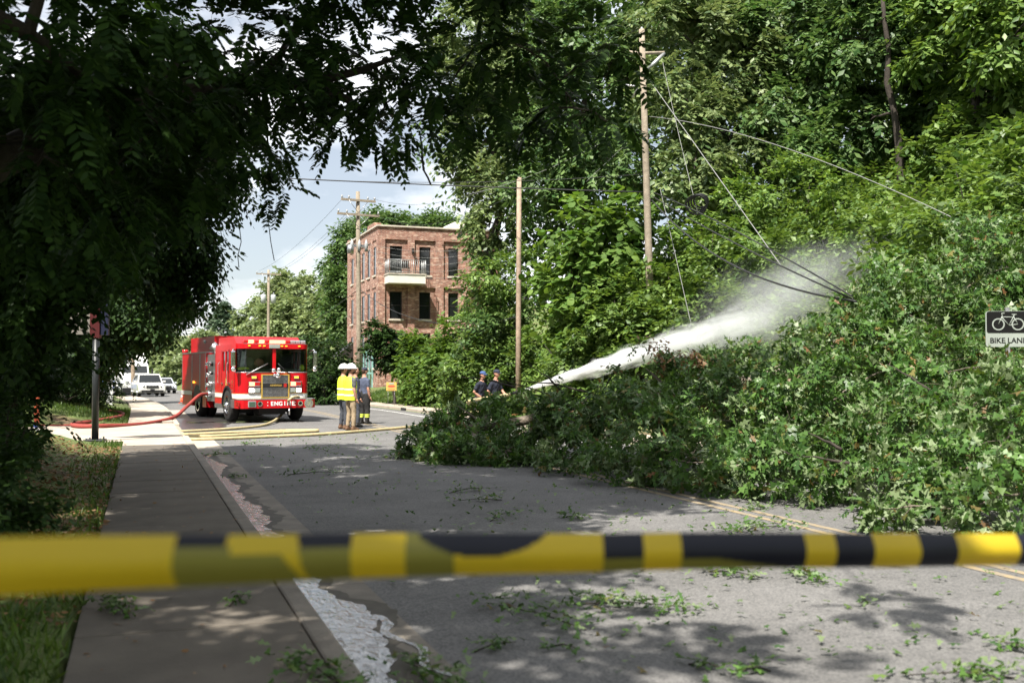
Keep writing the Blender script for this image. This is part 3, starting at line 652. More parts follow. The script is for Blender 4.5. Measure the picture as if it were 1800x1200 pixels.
bB = P(1147, 560, 31); pBb = Vector((bB.x, bB.y, hill(bB.x, bB.y) - .3)); pBt = P(1128, 52, 31)
pB = pole(pBb, pBt, .125, .085, 'tall leaning pole with broken crossarm on the overgrown bank', M['pole_wood'])
lt = lambda px, py, D=31: P(px, py, D) - pBb
MB().tube([lt(1106, 92), lt(1128, 94), lt(1168, 93)], .05, 6).build('crossarm', M['pole_wood'], pB)
MB().tube([lt(1168, 93), lt(1150, 112), lt(1138, 122)], [.05, .07, .04], 7).build('switch', M['rail'], pB)
MB().tube([lt(1128, 48), lt(1128, 56), lt(1129, 66)], [.03, .07, .06], 8).build('insulator', M['rail'], pB)
MB().tube([lt(1100, 150), lt(1122, 152), lt(1112, 172)], .035, 6).build('broken_bracket', M['alu'], pB)
C0 = P(632, 650, 62); pCb = Vector((C0.x, C0.y, hill(C0.x, C0.y) - .1)); pCt = P(629, 337, 62)
hC = pCt.z - pCb.z
pC = pole(pCb, pCt, .17, .12, 'tall utility pole with double crossarms before the brick building', M['pole_wood'], arms=((hC - .55, 1.08, .12), (hC - 1.42, 1.32, .12)))
q = P(631, 432, 62) - pCb; mb = MB().box(q, (1.1, .14, .14)); mb.build('equipment_rack', M['alu'], pC)
for s in (-.45, 0, .42):
    MB().tube([q + Vector((s, -.12, -.35)), q + Vector((s, -.12, .1)), q + Vector((s, -.1, .38))], [.1, .11, .03], 8).build('cutout', M['porcelain'], pC)
MB().tube([q + Vector((-.55, -.2, -.5)), q + Vector((-.55, -.2, 0))], [.2, .2], 10).build('transformer', M['alu'], pC)
D0 = P(472, 640, 112); pDb = Vector((D0.x, D0.y, hill(D0.x, D0.y) - .1)); pDt = P(472, 474, 112); hD = pDt.z - pDb.z
pD = pole(pDb, pDt, .19, .13, 'distant pole with two transformer cans above the red engine', M['pole_wood'], arms=((hD - .5, 1.35, .1),), cans=((hD - 3.2, -.55), (hD - 3.2, .5)))
for px, pt, D, lab in ((371, 553, 150, 'far off brown pole with crossarm beside the pine'), (298, 602, 170, 'small far pole beyond the line of cars'), (332, 590, 160, 'thin far pole left of the engine body')):
    p0 = P(px, 660, D); b_ = Vector((p0.x, p0.y, hill(p0.x, p0.y) - .2)); t_ = P(px, pt, D); pole(b_, t_, .2, .14, lab, M['pole_brown'], arms=((t_.z - b_.z - .5, 1.3, .1),) if px == 371 else ())
p0 = G(234, 694, -.2); pole(p0, P(233, 560, (p0 - CAMP).dot(_f)), .16, .13, 'brown roadside pole left of the white box truck', M['pole_brown'])
def wire(label, a, b, sag, r, m, n=18, name='power_line', mid=None):
    a, b = Vector(a), Vector(b); pts = []
    for i in range(n):
        t = i / (n - 1); p = a.lerp(b, t); p.z -= sag * 4 * t * (1 - t); pts.append(p)
    o = MB().tube(pts, r * .6, 5).build(name, m); return tag(o, label, 'cable')
wire('thick black cable crossing the sky from the left trees', P(300, 303, 30), P(1140, 338, 31), .05, .030, M['wire'])
wire('thin upper black cable crossing the sky', P(430, 308, 34), P(1133, 306, 31), .25, .014, M['wire'])
wire('pale wire slanting from the top right of the leaning pole', P(1142, 205, 31), P(1690, 390, 19), -.35, .016, M['wire_pale'])
wire('bare cable falling from the pole top into the spray', P(1141, 140, 31), P(1375, 470, 22), .0, .018, M['wire_pale'])
wire('second bare cable hanging steeply beside the pole', P(1165, 110, 31), P(1226, 372, 29), .1, .013, M['wire_pale'])
wire('lowest thick black cable pulled down into the fallen tree', P(1146, 352, 31), P(1505, 530, 16), .55, .034, M['wire'])
wire('middle black cable pulled down into the fallen tree', P(1147, 345, 31), P(1500, 526, 16), .1, .026, M['wire'])
wire('upper black cable with splices running into the fallen tree', P(1148, 338, 31), P(1497, 520, 16), -.1, .024, M['wire'])
wire('short black cable sagging from the pole to the bank', P(1146, 380, 31), P(1060, 420, 34), .2, .018, M['wire'])
wire('grey stay wire dropping to the bushes behind the spray', P(1160, 330, 31), P(1215, 570, 27), .0, .012, M['wire_pale'])
wire('pale guy wire from short pole up into the trees', P(820, 342, 38), P(1052, 254, 33), .2, .014, M['wire_pale'])
wire('green tinged wire rising behind the bright shrubs', P(1030, 320, 33), P(1102, 252, 32), .0, .012, M['wire_pale'])
wire('low black cable passing before the brick facade', P(632, 508, 62), P(912, 556, 38), 1.0, .032, M['wire'])
wire('low black cable running left from the crossarm pole', P(631, 508, 62), P(420, 628, 108), .6, .03, M['wire'])
for i, (ya, yb, lab) in enumerate(((347, 476, 'topmost line strung between the two crossarm poles'), (377, 482, 'middle line strung between the two crossarm poles'), (380, 478, 'lower line strung between the two crossarm poles'))):
    wire(lab, P(604 + i * 3, ya, 62), P(455 + 14 * i, yb, 112), .6, .016, M['wire'])
wire('line from the crossarm to the right hand trees', P(655, 349, 62), P(900, 318, 38), .6, .014, M['wire'])
wire('lower crossarm line to the right hand trees', P(657, 376, 62), P(905, 340, 38), .9, .014, M['wire'])
# messy broken service drops in front of the facade
for i in range(5):
    wire(['first', 'second', 'third', 'fourth', 'fifth'][i] + ' thin loose drop wire across the brick facade', P(632, 425 + 8 * i, 61), P(800 + 14 * i, 440 + 9 * i, 58), .25 + .12 * i, .012, M['wire_pale'])
def hang(label, pts, D, r=.012): tag(MB().tube([P(a, b, D + .1 * i) for i, (a, b) in enumerate(pts)], r, 5).build('hanging_vine', M['bark']), label, 'vine')
hang('thin vine hanging against the sky above the engine', [(415, 375), (421, 400), (424, 425), (418, 450), (420, 470)], 14, .006)
hang('short thin vine dangling under the leafy branch', [(468, 370), (473, 400), (476, 425), (482, 458)], 14, .006)
hang('dark hanging twig before the sky near the brick roof', [(742, 275), (744, 298), (752, 312), (757, 324)], 12, .012)
# coil of dark cable hung on the wires
mb = MB(); c = P(1224, 360, 29)
for k in range(4): mb.ring(c + Vector((.05 * k, 0, .04 * k)), (.5, .6, .5), .32 - .03 * k, .27 - .03 * k, .03, 16)
tag(mb.build('cable_coil', M['wire']), 'dark loop of spare cable hanging by the pole', 'cable coil')
# ------------------------------------------------------------------ roadside signs and posts
M['sign_black'] = mat('sign_black', (.006, .006, .006), .6, spec=.15); M['sign_white'] = mat('sign_white', (.27, .30, .27), .45, var=.1)
bs = P(1735, 548, 14.3); sgn = empty('bike_lane_sign', (P(1772, 600, 14.3).x, P(1772, 600, 14.3).y, 0), -YAW - R(6)); tag(sgn, 'black and white bike lane sign rising out of the fallen leaves', 'sign')
u0 = P(1772, 578, 14.3).z; SW, SH = .60, .50
def rrect(w, h, r, n=5, cx=0, cz=0):
    o = []
    for sx, sz, a0 in ((1, 1, 0), (-1, 1, 90), (-1, -1, 180), (1, -1, 270)):
        for i in range(n): a = R(a0 + 90 * i / (n - 1)); o.append((cx + sx * (w / 2 - r) + r * math.cos(a), cz + sz * (h / 2 - r) + r * math.sin(a)))
    return o
MB().prism(rrect(SW, SH, .04, cz=u0), -.004, .0, axis='y').build('plate', M['sign_white'], sgn)
MB().prism(rrect(SW - .03, SH * .60, .03, cz=u0 + SH * .19), -.008, -.0045, axis='y').build('upper_panel', M['sign_black'], sgn)
mb = MB(); zc = u0 + .065; e = -.011
for cx in (-.13, .13): mb.ring((cx, e, zc), (0, 1, 0), .085, .068, .004, 22)
def bar(a, b, w=.013): mb.tube([(a[0], e, zc + a[1]), (b[0], e, zc + b[1])], w / 2, 5)
for a, b in (((-.13, 0), (-.075, .12)), ((-.075, .12), (-.085, .15)), ((-.085, .15), (-.045, .155)), ((-.085, .10), (.075, .10)), ((-.085, .10), (.01, -.015)), ((.01, -.015), (.085, .13)), ((.05, .135), (.115, .135)), ((.01, -.015), (.13, 0)), ((.075, .1), (.13, 0))): bar(a, b)
mb.build('bicycle_symbol', M['sign_white'], sgn)
link('lettering', text_mesh('BIKE LANE', .105, M['sign_black'], .001, bold=.002), sgn, (0, -.006, u0 - .165), (R(90), 0, 0))
mb = MB(); mb.b2((-.027, .004, 0), (.027, .05, u0 + .3)); mb.build('post', M['alu'], sgn)
# driveway sign on a dark post under the left trees
M['sign_post'] = mat('dark_green_steel', (.018, .02, .022), .4, var=.3); M['sign_grey'] = mat('grey_sign_back', (.20, .18, .16), .7, var=.25); M['sign_red'] = mat('red_sign_edge_shaded', (.06, .004, .005), .5); M['sign_navy'] = mat('navy_sign_edge_shaded', (.006, .008, .03), .5)  # red and navy edges darkened in colour, standing in for leaf shade
sp_ = G(167, 776, .10); ds = empty('driveway_sign', sp_, -R(12)); tag(ds, 'tall dark sign post with grey panel and red edge by the driveway', 'sign'); Ds = (sp_ - CAMP).dot(_f)
zt = P(167, 590, Ds).z - sp_.z
MB().cyl((0, 0, 0), (0, 0, zt + .1), .075, n=14).build('post', M['sign_post'], ds); MB().box((0, 0, .03), (.42, .42, .05), bev=.01).build('base_plate', M['sign_post'], ds)
for sx in (-.15, .15):
    for sy in (-.15, .15): MB().cyl((sx, sy, .05), (sx, sy, .11), .02, n=6).build('bolt', M['alu'], ds)
MB().b2((-.85, -.03, zt + .03), (-.12, .05, zt + 2.0)).build('panel', M['sign_grey'], ds); MB().b2((-.12, -.09, zt - .05), (.09, .11, zt + 2.1)).build('red_edge', M['sign_red'], ds); MB().b2((.092, -.05, zt + .02), (.27, .07, zt + 2.05)).build('navy_edge', M['sign_navy'], ds)
# red marker pipe and white marker posts
M['orange_red'] = mat('faded_red_plastic', (.42, .075, .03), .5, var=.25, vscale=6); M['blue'] = mat('blue_plastic', (.02, .05, .22), .5); M['white_plastic'] = mat('white_plastic', (.72, .74, .72), .5, var=.12)
rp_ = G(64, 768, .10); mk = empty('marker_post', rp_); tag(mk, 'red utility marker post with blue band beside the bushes', 'post'); Dm = (rp_ - CAMP).dot(_f); hm = P(64, 690, Dm).z - rp_.z
MB().cyl((0, 0, 0), (0, 0, hm * .22), .065, n=12).build('white_base', M['white_plastic'], mk); MB().cyl((0, 0, hm * .22), (0, 0, hm * .29), .067, n=12).build('blue_band', M['blue'], mk); MB().tube([(0, 0, hm * .29), (0, 0, hm * .97), (0, 0, hm)], [.062, .062, .04], 12).build('red_sleeve', M['orange_red'], mk)
for px, pt, pb, lab in ((190, 645, 711, 'shorter of two white posts beside the pavement'), (195, 640, 712, 'taller of two white posts beside the pavement')):
    b_ = G(px, pb, .1); Dq = (b_ - CAMP).dot(_f); t_ = P(px, pt, Dq); mb = MB().b2((-.065, -.06, -.1), (.065, .06, t_.z - b_.z - .06)); mb.prism([(-.065, t_.z - b_.z - .06), (.065, t_.z - b_.z - .06), (0, t_.z - b_.z)], -.06, .06, axis='y')
    o = mb.build('white_post', M['white_plastic'], None, b_); tag(o, lab, 'post')
# small yellow yard sign on the right bank
b_ = G(688, 700, .3); Dq = 46; b_ = P(688, 690, Dq); b_.z = hill(b_.x, b_.y); c_ = P(688, 679, Dq); h0 = c_.z - b_.z
ys = empty('yard_sign', b_, -R(14)); tag(ys, 'small yellow yard sign with red lettering on the grass bank', 'sign')
M['yellow_board'] = mat('yellow_board', (.62, .40, .10), .5, var=.15); M['red_print'] = mat('red_print', (.60, .10, .05), .5); M['teal_print'] = mat('teal_print', (.2, .35, .36), .5)
MB().box((0, 0, h0), (.46, .012, .38)).build('board', M['yellow_board'], ys); MB().prism([(.17 * math.cos(i * .314), h0 + .01 + .06 * math.sin(i * .314)) for i in range(20)], -.011, -.0075, axis='y').build('red_print', M['red_print'], ys); MB().box((0, -.009, h0 + .13), (.22, .004, .05)).build('teal_print', M['teal_print'], ys); MB().box((0, -.009, h0 - .13), (.3, .004, .03)).build('red_print', M['red_print'], ys)
for s in (-.15, .15): MB().cyl((s, .012, -.1), (s, .012, h0 + .1), .007, n=5).build('stake', M['alu'], ys)
# traffic cones
M['cone'] = mat('orange_cone', (.75, .10, .03), .5); M['reflect'] = mat('reflective_white', (.7, .7, .68), .35)
def cone(p, label):
    r_ = empty('traffic_cone', p); tag(r_, label, 'traffic cone')
    MB().box((0, 0, .02), (.38, .38, .04), bev=.008).build('base', M['cone'], r_)
    MB().tube([(0, 0, .04), (0, 0, .30)], [.14, .095], 16).build('body', M['cone'], r_); MB().tube([(0, 0, .30), (0, 0, .44)], [.097, .07], 16).build('stripe', M['reflect'], r_); MB().tube([(0, 0, .44), (0, 0, .70), (0, 0, .71)], [.068, .028, .015], 16).build('tip', M['cone'], r_)
cone(G(321, 709), 'orange traffic cone with white band at the rear of the engine'); 
# ------------------------------------------------------------------ fire engine
fe = empty('fire_engine', (4.18, 34.9, 0), R(10)); tag(fe, 'red and white fire engine with flashing lights parked on the road', 'fire engine')
def rr_foot(w, y0, y1, r, n=6):                             # footprint, rounded at the front
    h = w / 2; o = []
    for i in range(n + 1): a = R(180 + 90 * i / n); o.append((-h + r + r * math.cos(a), y0 + r + r * math.sin(a)))
    for i in range(n + 1): a = R(270 + 90 * i / n); o.append((h - r + r * math.cos(a), y0 + r + r * math.sin(a)))
    return o + [(h, y1), (-h, y1)]
CW = 2.46; CY = 2.95
cab = MB(); cab.prism(rr_foot(CW, 0, CY, .30), .95, 1.64); cab.prism(rr_foot(CW, .01, .60, .30), .58, .948); cab.b2((-CW / 2, 1.80, .58), (CW / 2, CY, .948))
cab.prism(rr_foot(CW - .02, -.02, CY - .01, .30), 2.44, 2.60)
# pillars and door frames
h = CW / 2
for s in (-1, 1):
    cab.b2((s * h, .30, 1.64), (s * (h - .06), .42, 2.44)); cab.b2((s * h, .98, 1.64), (s * (h - .06), 1.16, 2.44)); cab.b2((s * h, 1.52, 1.64), (s * (h - .06), 1.60, 2.44)); cab.b2((s * h, 1.98, 1.64), (s * (h - .06), CY, 2.44))
    cab.b2((s * h, .42, 1.64), (s * (h - .05), 1.98, 1.70)); cab.b2((s * h, .42, 2.36), (s * (h - .05), 1.98, 2.44))
cab.b2((-.055, .0, 1.64), (.055, .07, 2.44)); cab.b2((-h, CY - .05, 1.64), (h, CY, 2.44))
cab.build('cab', M['red'], fe)
rf = MB(); rf.prism([(.5, 2.60), (CY, 2.60), (CY, 2.86), (.95, 2.86)], -h + .12, h - .12, axis='x'); rf.build('raised_roof', M['red'], fe)
# windscreen: two panes that wrap the corners
foot = rr_foot(CW - .04, .02, .32, .29); front = foot[:-2]
for sgn_ in (-1, 1):
    pl = [p for p in front if p[0] * sgn_ > .05]; pl = ([(sgn_ * .055, .02)] + (pl if sgn_ > 0 else pl[::-1]) + [(sgn_ * (h - .02), .34)])
    v = [(x, y, 1.66) for x, y in pl] + [(x, y + .03, 2.43) for x, y in pl]; n = len(pl)
    g_ = MB().add(v, [(i, i + 1, n + i + 1, n + i) for i in range(n - 1)], 0, True).build('windscreen', M['glass'], fe)
    MB().tube([(sgn_ * .07, .0, 1.655)] + [(x * 1.005, y - .012, 1.655) for x, y in pl[1:]], .018, 6).build('windscreen_seal', M['alu'], g_)
    # wiper
    MB().tube([(sgn_ * .95 if sgn_ < 0 else .55, -.03, 1.58), (sgn_ * .55 if sgn_ < 0 else .30, -.03, 1.78), (sgn_ * .22 if sgn_ < 0 else .12, -.02, 1.95)], .016, 6).build('wiper', M['black'] if sgn_ > 0 else M['alu'], fe)
    # side windows
    for a, b in ((.42, .98), (1.16, 1.52), (1.60, 1.98)): MB().b2((sgn_ * (h - .035), a, 1.70), (sgn_ * (h - .045), b, 2.36)).build('side_window', M['dark_glass'] if sgn_ < 0 and a > 1 else M['glass'], fe)
# inside: floor, back wall, seats, wheel, dash, gear on the dash
it = MB(); it.b2((-h + .07, .1, 1.0), (h - .07, CY - .06, 1.62)); it.b2((-h + .07, 2.0, 1.62), (h - .07, 2.1, 2.43)); it.b2((-h + .07, .5, 2.40), (h - .07, 2.0, 2.435)); it.build('interior', M['interior'], fe)
for sx in (-.75, .75):
    st = MB().box((sx, 1.0, 1.72), (.5, .5, .15), bev=.04); st.box((sx, 1.22, 2.0), (.48, .16, .6), bev=.05); st.build('seat', M['black'], fe)
M['hivis'] = mat('hi_vis_yellow', (.62, .80, .04), .7, var=.2, vscale=9, emit=(.5, .75, .02), estr=.0); M['olive'] = mat('dash_green', (.05, .09, .06), .6)
MB().b2((-h + .3, .1, 1.63), (h - .3, .40, 1.76)).build('dashboard', M['olive'], fe)
MB().ring((.75, .62, 1.86), (0, .7, .5), .21, .18, .03, 18).build('steering_wheel', M['black'], fe)
MB().ball((-.95, .3, 1.78), (.2, .13, .06), 0).build('vest_on_dash', M['hivis'], fe); MB().ball((1.05, .3, 1.80), (.09, .1, .12)).build('vest_on_dash', M['hivis'], fe)
M['leather'] = mat('tan_leather', (.33, .12, .08), .6, var=.2)
MB().ball((-.30, .75, 1.98), (.17, .15, .15)).build('helmet_on_seat', M['leather'], fe); MB().ball((-.60, .85, 1.98), (.16, .15, .2)).build('coat_on_seat', M['olive'], fe)
MB().box((-.92, .5, 2.05), (.14, .03, .62), ry=.12).build('grey_hose_bag', M['alu'], fe)
# stripe and bumper
st = MB(); st.prism(rr_foot(CW + .012, -.006, CY, .305), .79, .945); s1 = st.build('white_stripe', M['white_paint'], fe)
for z_ in (.785, .945): MB().prism(rr_foot(CW + .02, -.010, CY, .305), z_, z_ + .012).build('gold_pinstripe', M['gold'], s1)
BF = -.50
bpm = MB(); o_ = [(-1.16, BF), (1.16, BF), (1.30, BF + .16), (1.30, .1), (-1.30, .1), (-1.30, BF + .16)]
bpm.prism(o_, .48, .76); bumper = bpm.build('bumper', M['red'], fe)
MB().prism([(x * 1.006, y - .006) for x, y in o_], .762, .785).build('bumper_top', M['alu'], bumper); MB().b2((-1.285, .102, .48), (-1.2, .62, .76)).build('bumper_side', M['alu'], bumper); MB().b2((1.285, .102, .48), (1.2, .62, .76)).build('bumper_side', M['alu'], bumper)
for s, sx in ((-1, -.62), (1, .74)):
    MB().ring((sx, BF - .012, .625), (0, 1, 0), .085, .055, .03, 20).build('horn_ring', M['chrome'], bumper); MB().cyl((sx, BF - .004, .625), (sx, BF + .01, .625), .057, n=18).build('horn_mouth', M['black'], bumper)
lb = MB().box((-.88, BF - .012, .62), (.26, .03, .2), bev=.01).build('fog_lamp', M['lens'], bumper); MB().box((-.88, BF - .03, .62), (.2, .01, .15)).build('lens', M['olive'], lb)
sp2 = MB().cyl((1.00, BF - .10, .625), (1.00, BF + .02, .625), .155, .10, 24).build('siren_speaker', M['chrome'], bumper); MB().ring((1.0, BF - .105, .625), (0, 1, 0), .12, .09, .015, 20).build('siren_rim', M['alu'], sp2); MB().cyl((1.0, BF - .125, .625), (1.0, BF - .10, .625), .045, n=12).build('siren_core', M['chrome'], sp2)
for i, chh in enumerate('ENGINE'):
    link('letter', text_mesh(chh, .185, M['white_paint'], .004, bold=.006), bumper, (-.215 + i * .142, BF - .006, .622), (R(90), 0, 0))
for sx in (-.36, .56):
    for dz in (-.05, .05): MB().cyl((sx, BF - .012, .62 + dz), (sx, BF, .62 + dz), .016, n=8).build('bolt', M['white_paint'], bumper)
MB().tube([(.36, BF - .02, .46), (.36, BF - .02, .25)], .028, 8).build('tow_hook', M['chrome'], bumper); MB().b2((-1.27, BF + .05, .55), (-1.305, BF + .4, .7)).build('marker_lamp', M['lamp_red_off'], bumper)
# grille with every bar
gx0, gx1, gz0, gz1 = -.40, .47, .83, 1.56
gr = MB(); gr.b2((gx0 - .04, -.05, gz0 - .03), (gx0, -.004, gz1 + .03)); gr.b2((gx1, -.05, gz0 - .03), (gx1 + .04, -.004, gz1 + .03)); gr.b2((gx0, -.05, gz1), (gx1, -.004, gz1 + .03)); gr.b2((gx0, -.05, gz0 - .03), (gx1, -.004, gz0))
gro = gr.build('grille', M['gold'], fe); MB().b2((gx0, -.02, gz0), (gx1, -.012, gz1)).build('grille_back', M['black'], gro)
for i in range(1, 17): MB().b2((gx0, -.040, gz0 + (gz1 - gz0) * i / 17 - .006), (gx1, -.030, gz0 + (gz1 - gz0) * i / 17 + .006)).build('bar', M['alu'], gro)
for i in range(1, 20): MB().b2((gx0 + (gx1 - gx0) * i / 20 - .005, -.048, gz0), (gx0 + (gx1 - gx0) * i / 20 + .005, -.041, gz1)).build('bar', M['alu'], gro)
bd = MB().box(((gx0 + gx1) / 2, -.06, 1.22), (.86, .015, .13)).build('name_badge', M['black'], gro); link('lettering', text_mesh('ASHEVILLE', .085, M['gold'], .002, bold=.002), bd, (.04, -.07, 1.22), (R(90), 0, 0)); MB().box((.36, -.07, 1.22), (.10, .012, .12), bev=.004).build('crest', M['lamp_red_off'], bd)
# lamp clusters
for s in (-1, 1):
    cx = .035 + s * .70
    c1 = MB().box((cx, -.02, 1.27), (.42, .05, .17), bev=.02).build('warning_light', M['chrome'], fe)
    MB().box((cx - .09, -.05, 1.27), (.17, .02, .12), bev=.008).build('lit_lens', M['lamp_red'], c1); MB().box((cx + .095, -.05, 1.27), (.17, .02, .12), bev=.008).build('lens', M['lamp_red_off'], c1)
    c2 = MB().box((cx, -.02, 1.06), (.42, .05, .18), bev=.012).build('headlight', M['chrome'], fe)
    for j in (-1, 1): MB().box((cx + j * .10, -.05, 1.06), (.16, .02, .12), bev=.008).build('lens', M['lamp_white'] if j == (-1 if s < 0 else 1) else M['lens'], c2)
    c3 = MB().box((cx + .02 * s, -.02, 1.49), (.20, .05, .11), bev=.015).build('turn_signal', M['chrome'], fe); MB().box((cx + .02 * s, -.05, 1.49), (.14, .015, .06)).build('lens', M['lamp_amber'], c3)
    # mirrors
    m_ = MB().tube([(s * h, .15, 2.34), (s * (h + .14), .0, 2.42), (s * (h + .17), -.06, 2.36)], .02, 6).build('mirror', M['chrome'], fe)
    MB().box((s * (h + .16), -.08, 2.10), (.16, .09, .52), bev=.04).build('mirror_head', M['chrome'], m_); MB().ball((s * (h + .15), -.08, 1.76), (.085, .06, .085)).build('convex_mirror', M['chrome'], m_)
MB().tube([(-h - .15, -.06, 1.75), (-h, .2, 1.72)], .015, 6).build('mirror_arm', M['chrome'], fe)
# bell and chrome balls below the windscreen
for dx_, dz_, r_ in ((-.09, .12, .075), (.09, .14, .075), (.06, -.05, .085), (-.06, -.03, .05)): MB().ball((.035 + dx_, -.13, 1.60 + dz_), (r_, .05, r_)).build('chrome_horn', M['chrome'], fe)
# light bar
LBz = 2.66; lbr = MB().b2((-1.0, .12, LBz - .055), (1.14, .40, LBz - .04)); lbo = lbr.build('light_bar', M['alu'], fe)
for i in range(12):
    x0 = -1.0 + i * .178; lit = i in (1, 3, 5, 6, 7) 
    MB().box((x0 + .088, .25, LBz + .02), (.165, .24, .11), bev=.02).build('lamp', (M['lamp_red'] if lit else (M['lamp_red_off'] if i < 9 else M['lens'])), lbo)
MB().box((.0, -.04, 2.52), (.36, .05, .13), bev=.01).build('number_plate', M['sign_white'], fe)
for x0 in (-.85, -.5, -.35, .25, .4, .85): MB().box((x0, -.035, 2.535), (.08, .03, .03), bev=.008).build('marker_lamp', M['lamp_amber'], fe)
# cab doors: seams, handles, steps, grab rails
for s in (-1, 1):
    for y_ in (.34, 1.07, 1.13, 2.02): MB().b2((s * (h + .001), y_ - .006, 1.0), (s * (h + .006), y_ + .006, 2.4)).build('door_seam', M['black'], fe)
    for y_ in (.92, 1.9): MB().box((s * (h + .02), y_, 1.28), (.04, .16, .05), bev=.01).build('door_handle', M['chrome'], fe)
    for y_ in (1.10, 2.3): MB().tube([(s * h, y_, 1.25), (s * (h + .06), y_, 1.3), (s * (h + .06), y_, 1.95), (s * h, y_, 2.0)], .016, 6).build('grab_rail', M['chrome'], fe)
    for z_, y_, ly in ((1.34, .62, .2), (1.20, .62, .2), (1.06, .62, .24)): MB().b2((s * (h + .001), y_ - ly / 2, z_ - .05), (s * (h + .006), y_ + ly / 2, z_ + .05)).build('vent', M['lamp_red_off'], fe)
    MB().b2((s * (h + .001), 1.35, 1.2), (s * (h + .006), 1.5, 1.45)).build('crest', M['gold'], fe)
    MB().b2((s * (h + .02), 1.82, .42), (s * (h - .35), 2.90, .58)).build('step', M['alu'], fe)
    # black arch over the front wheel
    arch = []
    for i in range(15): a = R(180 * i / 14); arch.append((1.20 + .66 * math.cos(a), .55 + .66 * math.sin(a)))
    for i in range(14, -1, -1): a = R(180 * i / 14); arch.append((1.20 + .58 * math.cos(a), .55 + .58 * math.sin(a)))
    MB().prism(arch, s * (h + .045), s * (h - .2), axis='x').build('wheel_arch', M['black'], fe)
    MB().prism([(1.20 + .578 * math.cos(R(180 * i / 14)), .55 + .578 * math.sin(R(180 * i / 14))) for i in range(15)], s * (h + .012), s * (h - .3), axis='x').build('wheel_well', M['black'], fe)
# pump panel, body, hose bed
PW = 2.5; ph = PW / 2
MB().b2((-ph + .03, CY + .07, .62), (ph - .03, 4.15, 2.30)).build('pump_panel', M['alu'], fe); MB().b2((-ph + .25, CY + .02, .5), (ph - .25, CY + .069, 2.75)).build('cab_gap', M['black'], fe)
for s in (-1, 1):
    for y_, z_, r_ in ((3.35, 1.95, .075), (3.65, 1.95, .075), (3.95, 1.95, .06), (3.35, 1.62, .06), (3.7, 1.55, .085), (3.4, 1.25, .085), (3.8, 1.2, .085), (3.55, .88, .14)):
        p = MB().cyl((s * (ph - .03), y_, z_), (s * (ph + .03 + r_ * .6), y_, z_), r_, r_ * .92, 14).build('hose_port' if r_ > .08 else 'gauge', M['chrome'] if r_ > .08 else M['black'], fe)
        MB().ring((s * (ph + .035 + r_ * .6), y_, z_), (1, 0, 0), r_ * 1.1, r_ * .8, .02, 14).build('rim', M['chrome'], p)
MB().tube([(-ph + .2, 3.3, 2.3), (-ph + .15, 3.35, 2.5), (-ph + .02, 3.4, 2.62)], [.12, .14, .16], 10).build('deck_fitting', M['alu'], fe)
by0, by1 = 4.152, 8.1
bd_ = MB(); bd_.b2((-ph, by0, .86), (ph, by1, 2.36)); bd_.b2((-ph, by0, .38), (ph, 4.70, .858)); bd_.b2((-ph, 6.38, .38), (ph, by1, .858)); body = bd_.build('body', M['red'], fe)
MB().b2((-ph + .30, 4.2, 2.365), (ph - .30, by1 - .1, 2.98)).build('hose_bed', M['red'], fe); MB().b2((-ph - .02, by0, 2.362), (-ph + .29, by1, 2.40)).build('catwalk', M['alu'], fe); MB().b2((ph + .02, by0, 2.362), (ph - .29, by1, 2.40)).build('catwalk', M['alu'], fe)
for s in (-1, 1):
    for a, b in ((4.22, 5.02), (5.10, 6.30), (6.38, 8.02)):
        dr = MB().b2((s * (ph + .001), a, 1.0 if not 5 < a < 6 else 1.3), (s * (ph + .02), b, 2.30)).build('compartment_door', M['red'], fe)
        for q in (a - .02, b - .02): MB().b2((s * (ph + .002), q, 1.0), (s * (ph + .03), q + .04, 2.31)).build('door_frame', M['alu'], dr)
    MB().b2((s * (ph + .001), by0, .79), (s * (ph + .012), 4.8, .945)).build('white_stripe', M['white_paint'], fe); MB().b2((s * (ph + .021), 6.3, .79), (s * (ph + .03), by1, .945)).build('white_stripe', M['white_paint'], fe)
    MB().box((s * (ph + .03), 6.0, 1.28), (.05, .15, .08), bev=.01).build('marker_lamp', M['lamp_amber'], fe)
    MB().box((s * (ph - .28), 5.6, 2.8), (.06, .22, .12), bev=.02).build('scene_light', M['lens'], fe)
    MB().prism([(5.55 + .64 * math.cos(R(180 * i / 14)), .55 + .64 * math.sin(R(180 * i / 14))) for i in range(15)], s * (ph + .012), s * (ph - .4), axis='x').build('wheel_well', M['black'], fe)
    MB().cyl((s * (ph - .12), by1 + .1, 2.36), (s * (ph - .12), by1 + .1, 2.55), .12, n=14).build('rear_beacon', M['lamp_red_off'], fe)
MB().b2((-1.0, .3, .42), (1.0, by1, .60)).build('chassis', M['black'], fe); MB().b2((-.9, 1.0, .28), (.9, 1.4, .42)).build('axle', M['black'], fe); MB().b2((-.9, 5.4, .30), (.9, 5.7, .42)).build('axle', M['black'], fe); MB().b2((-.45, .2, .25), (.45, .9, .47)).build('oil_pan', M['black'], fe); MB().b2((-ph, by1, .4), (ph, by1 + .45, .46)).build('tailboard', M['alu'], fe)
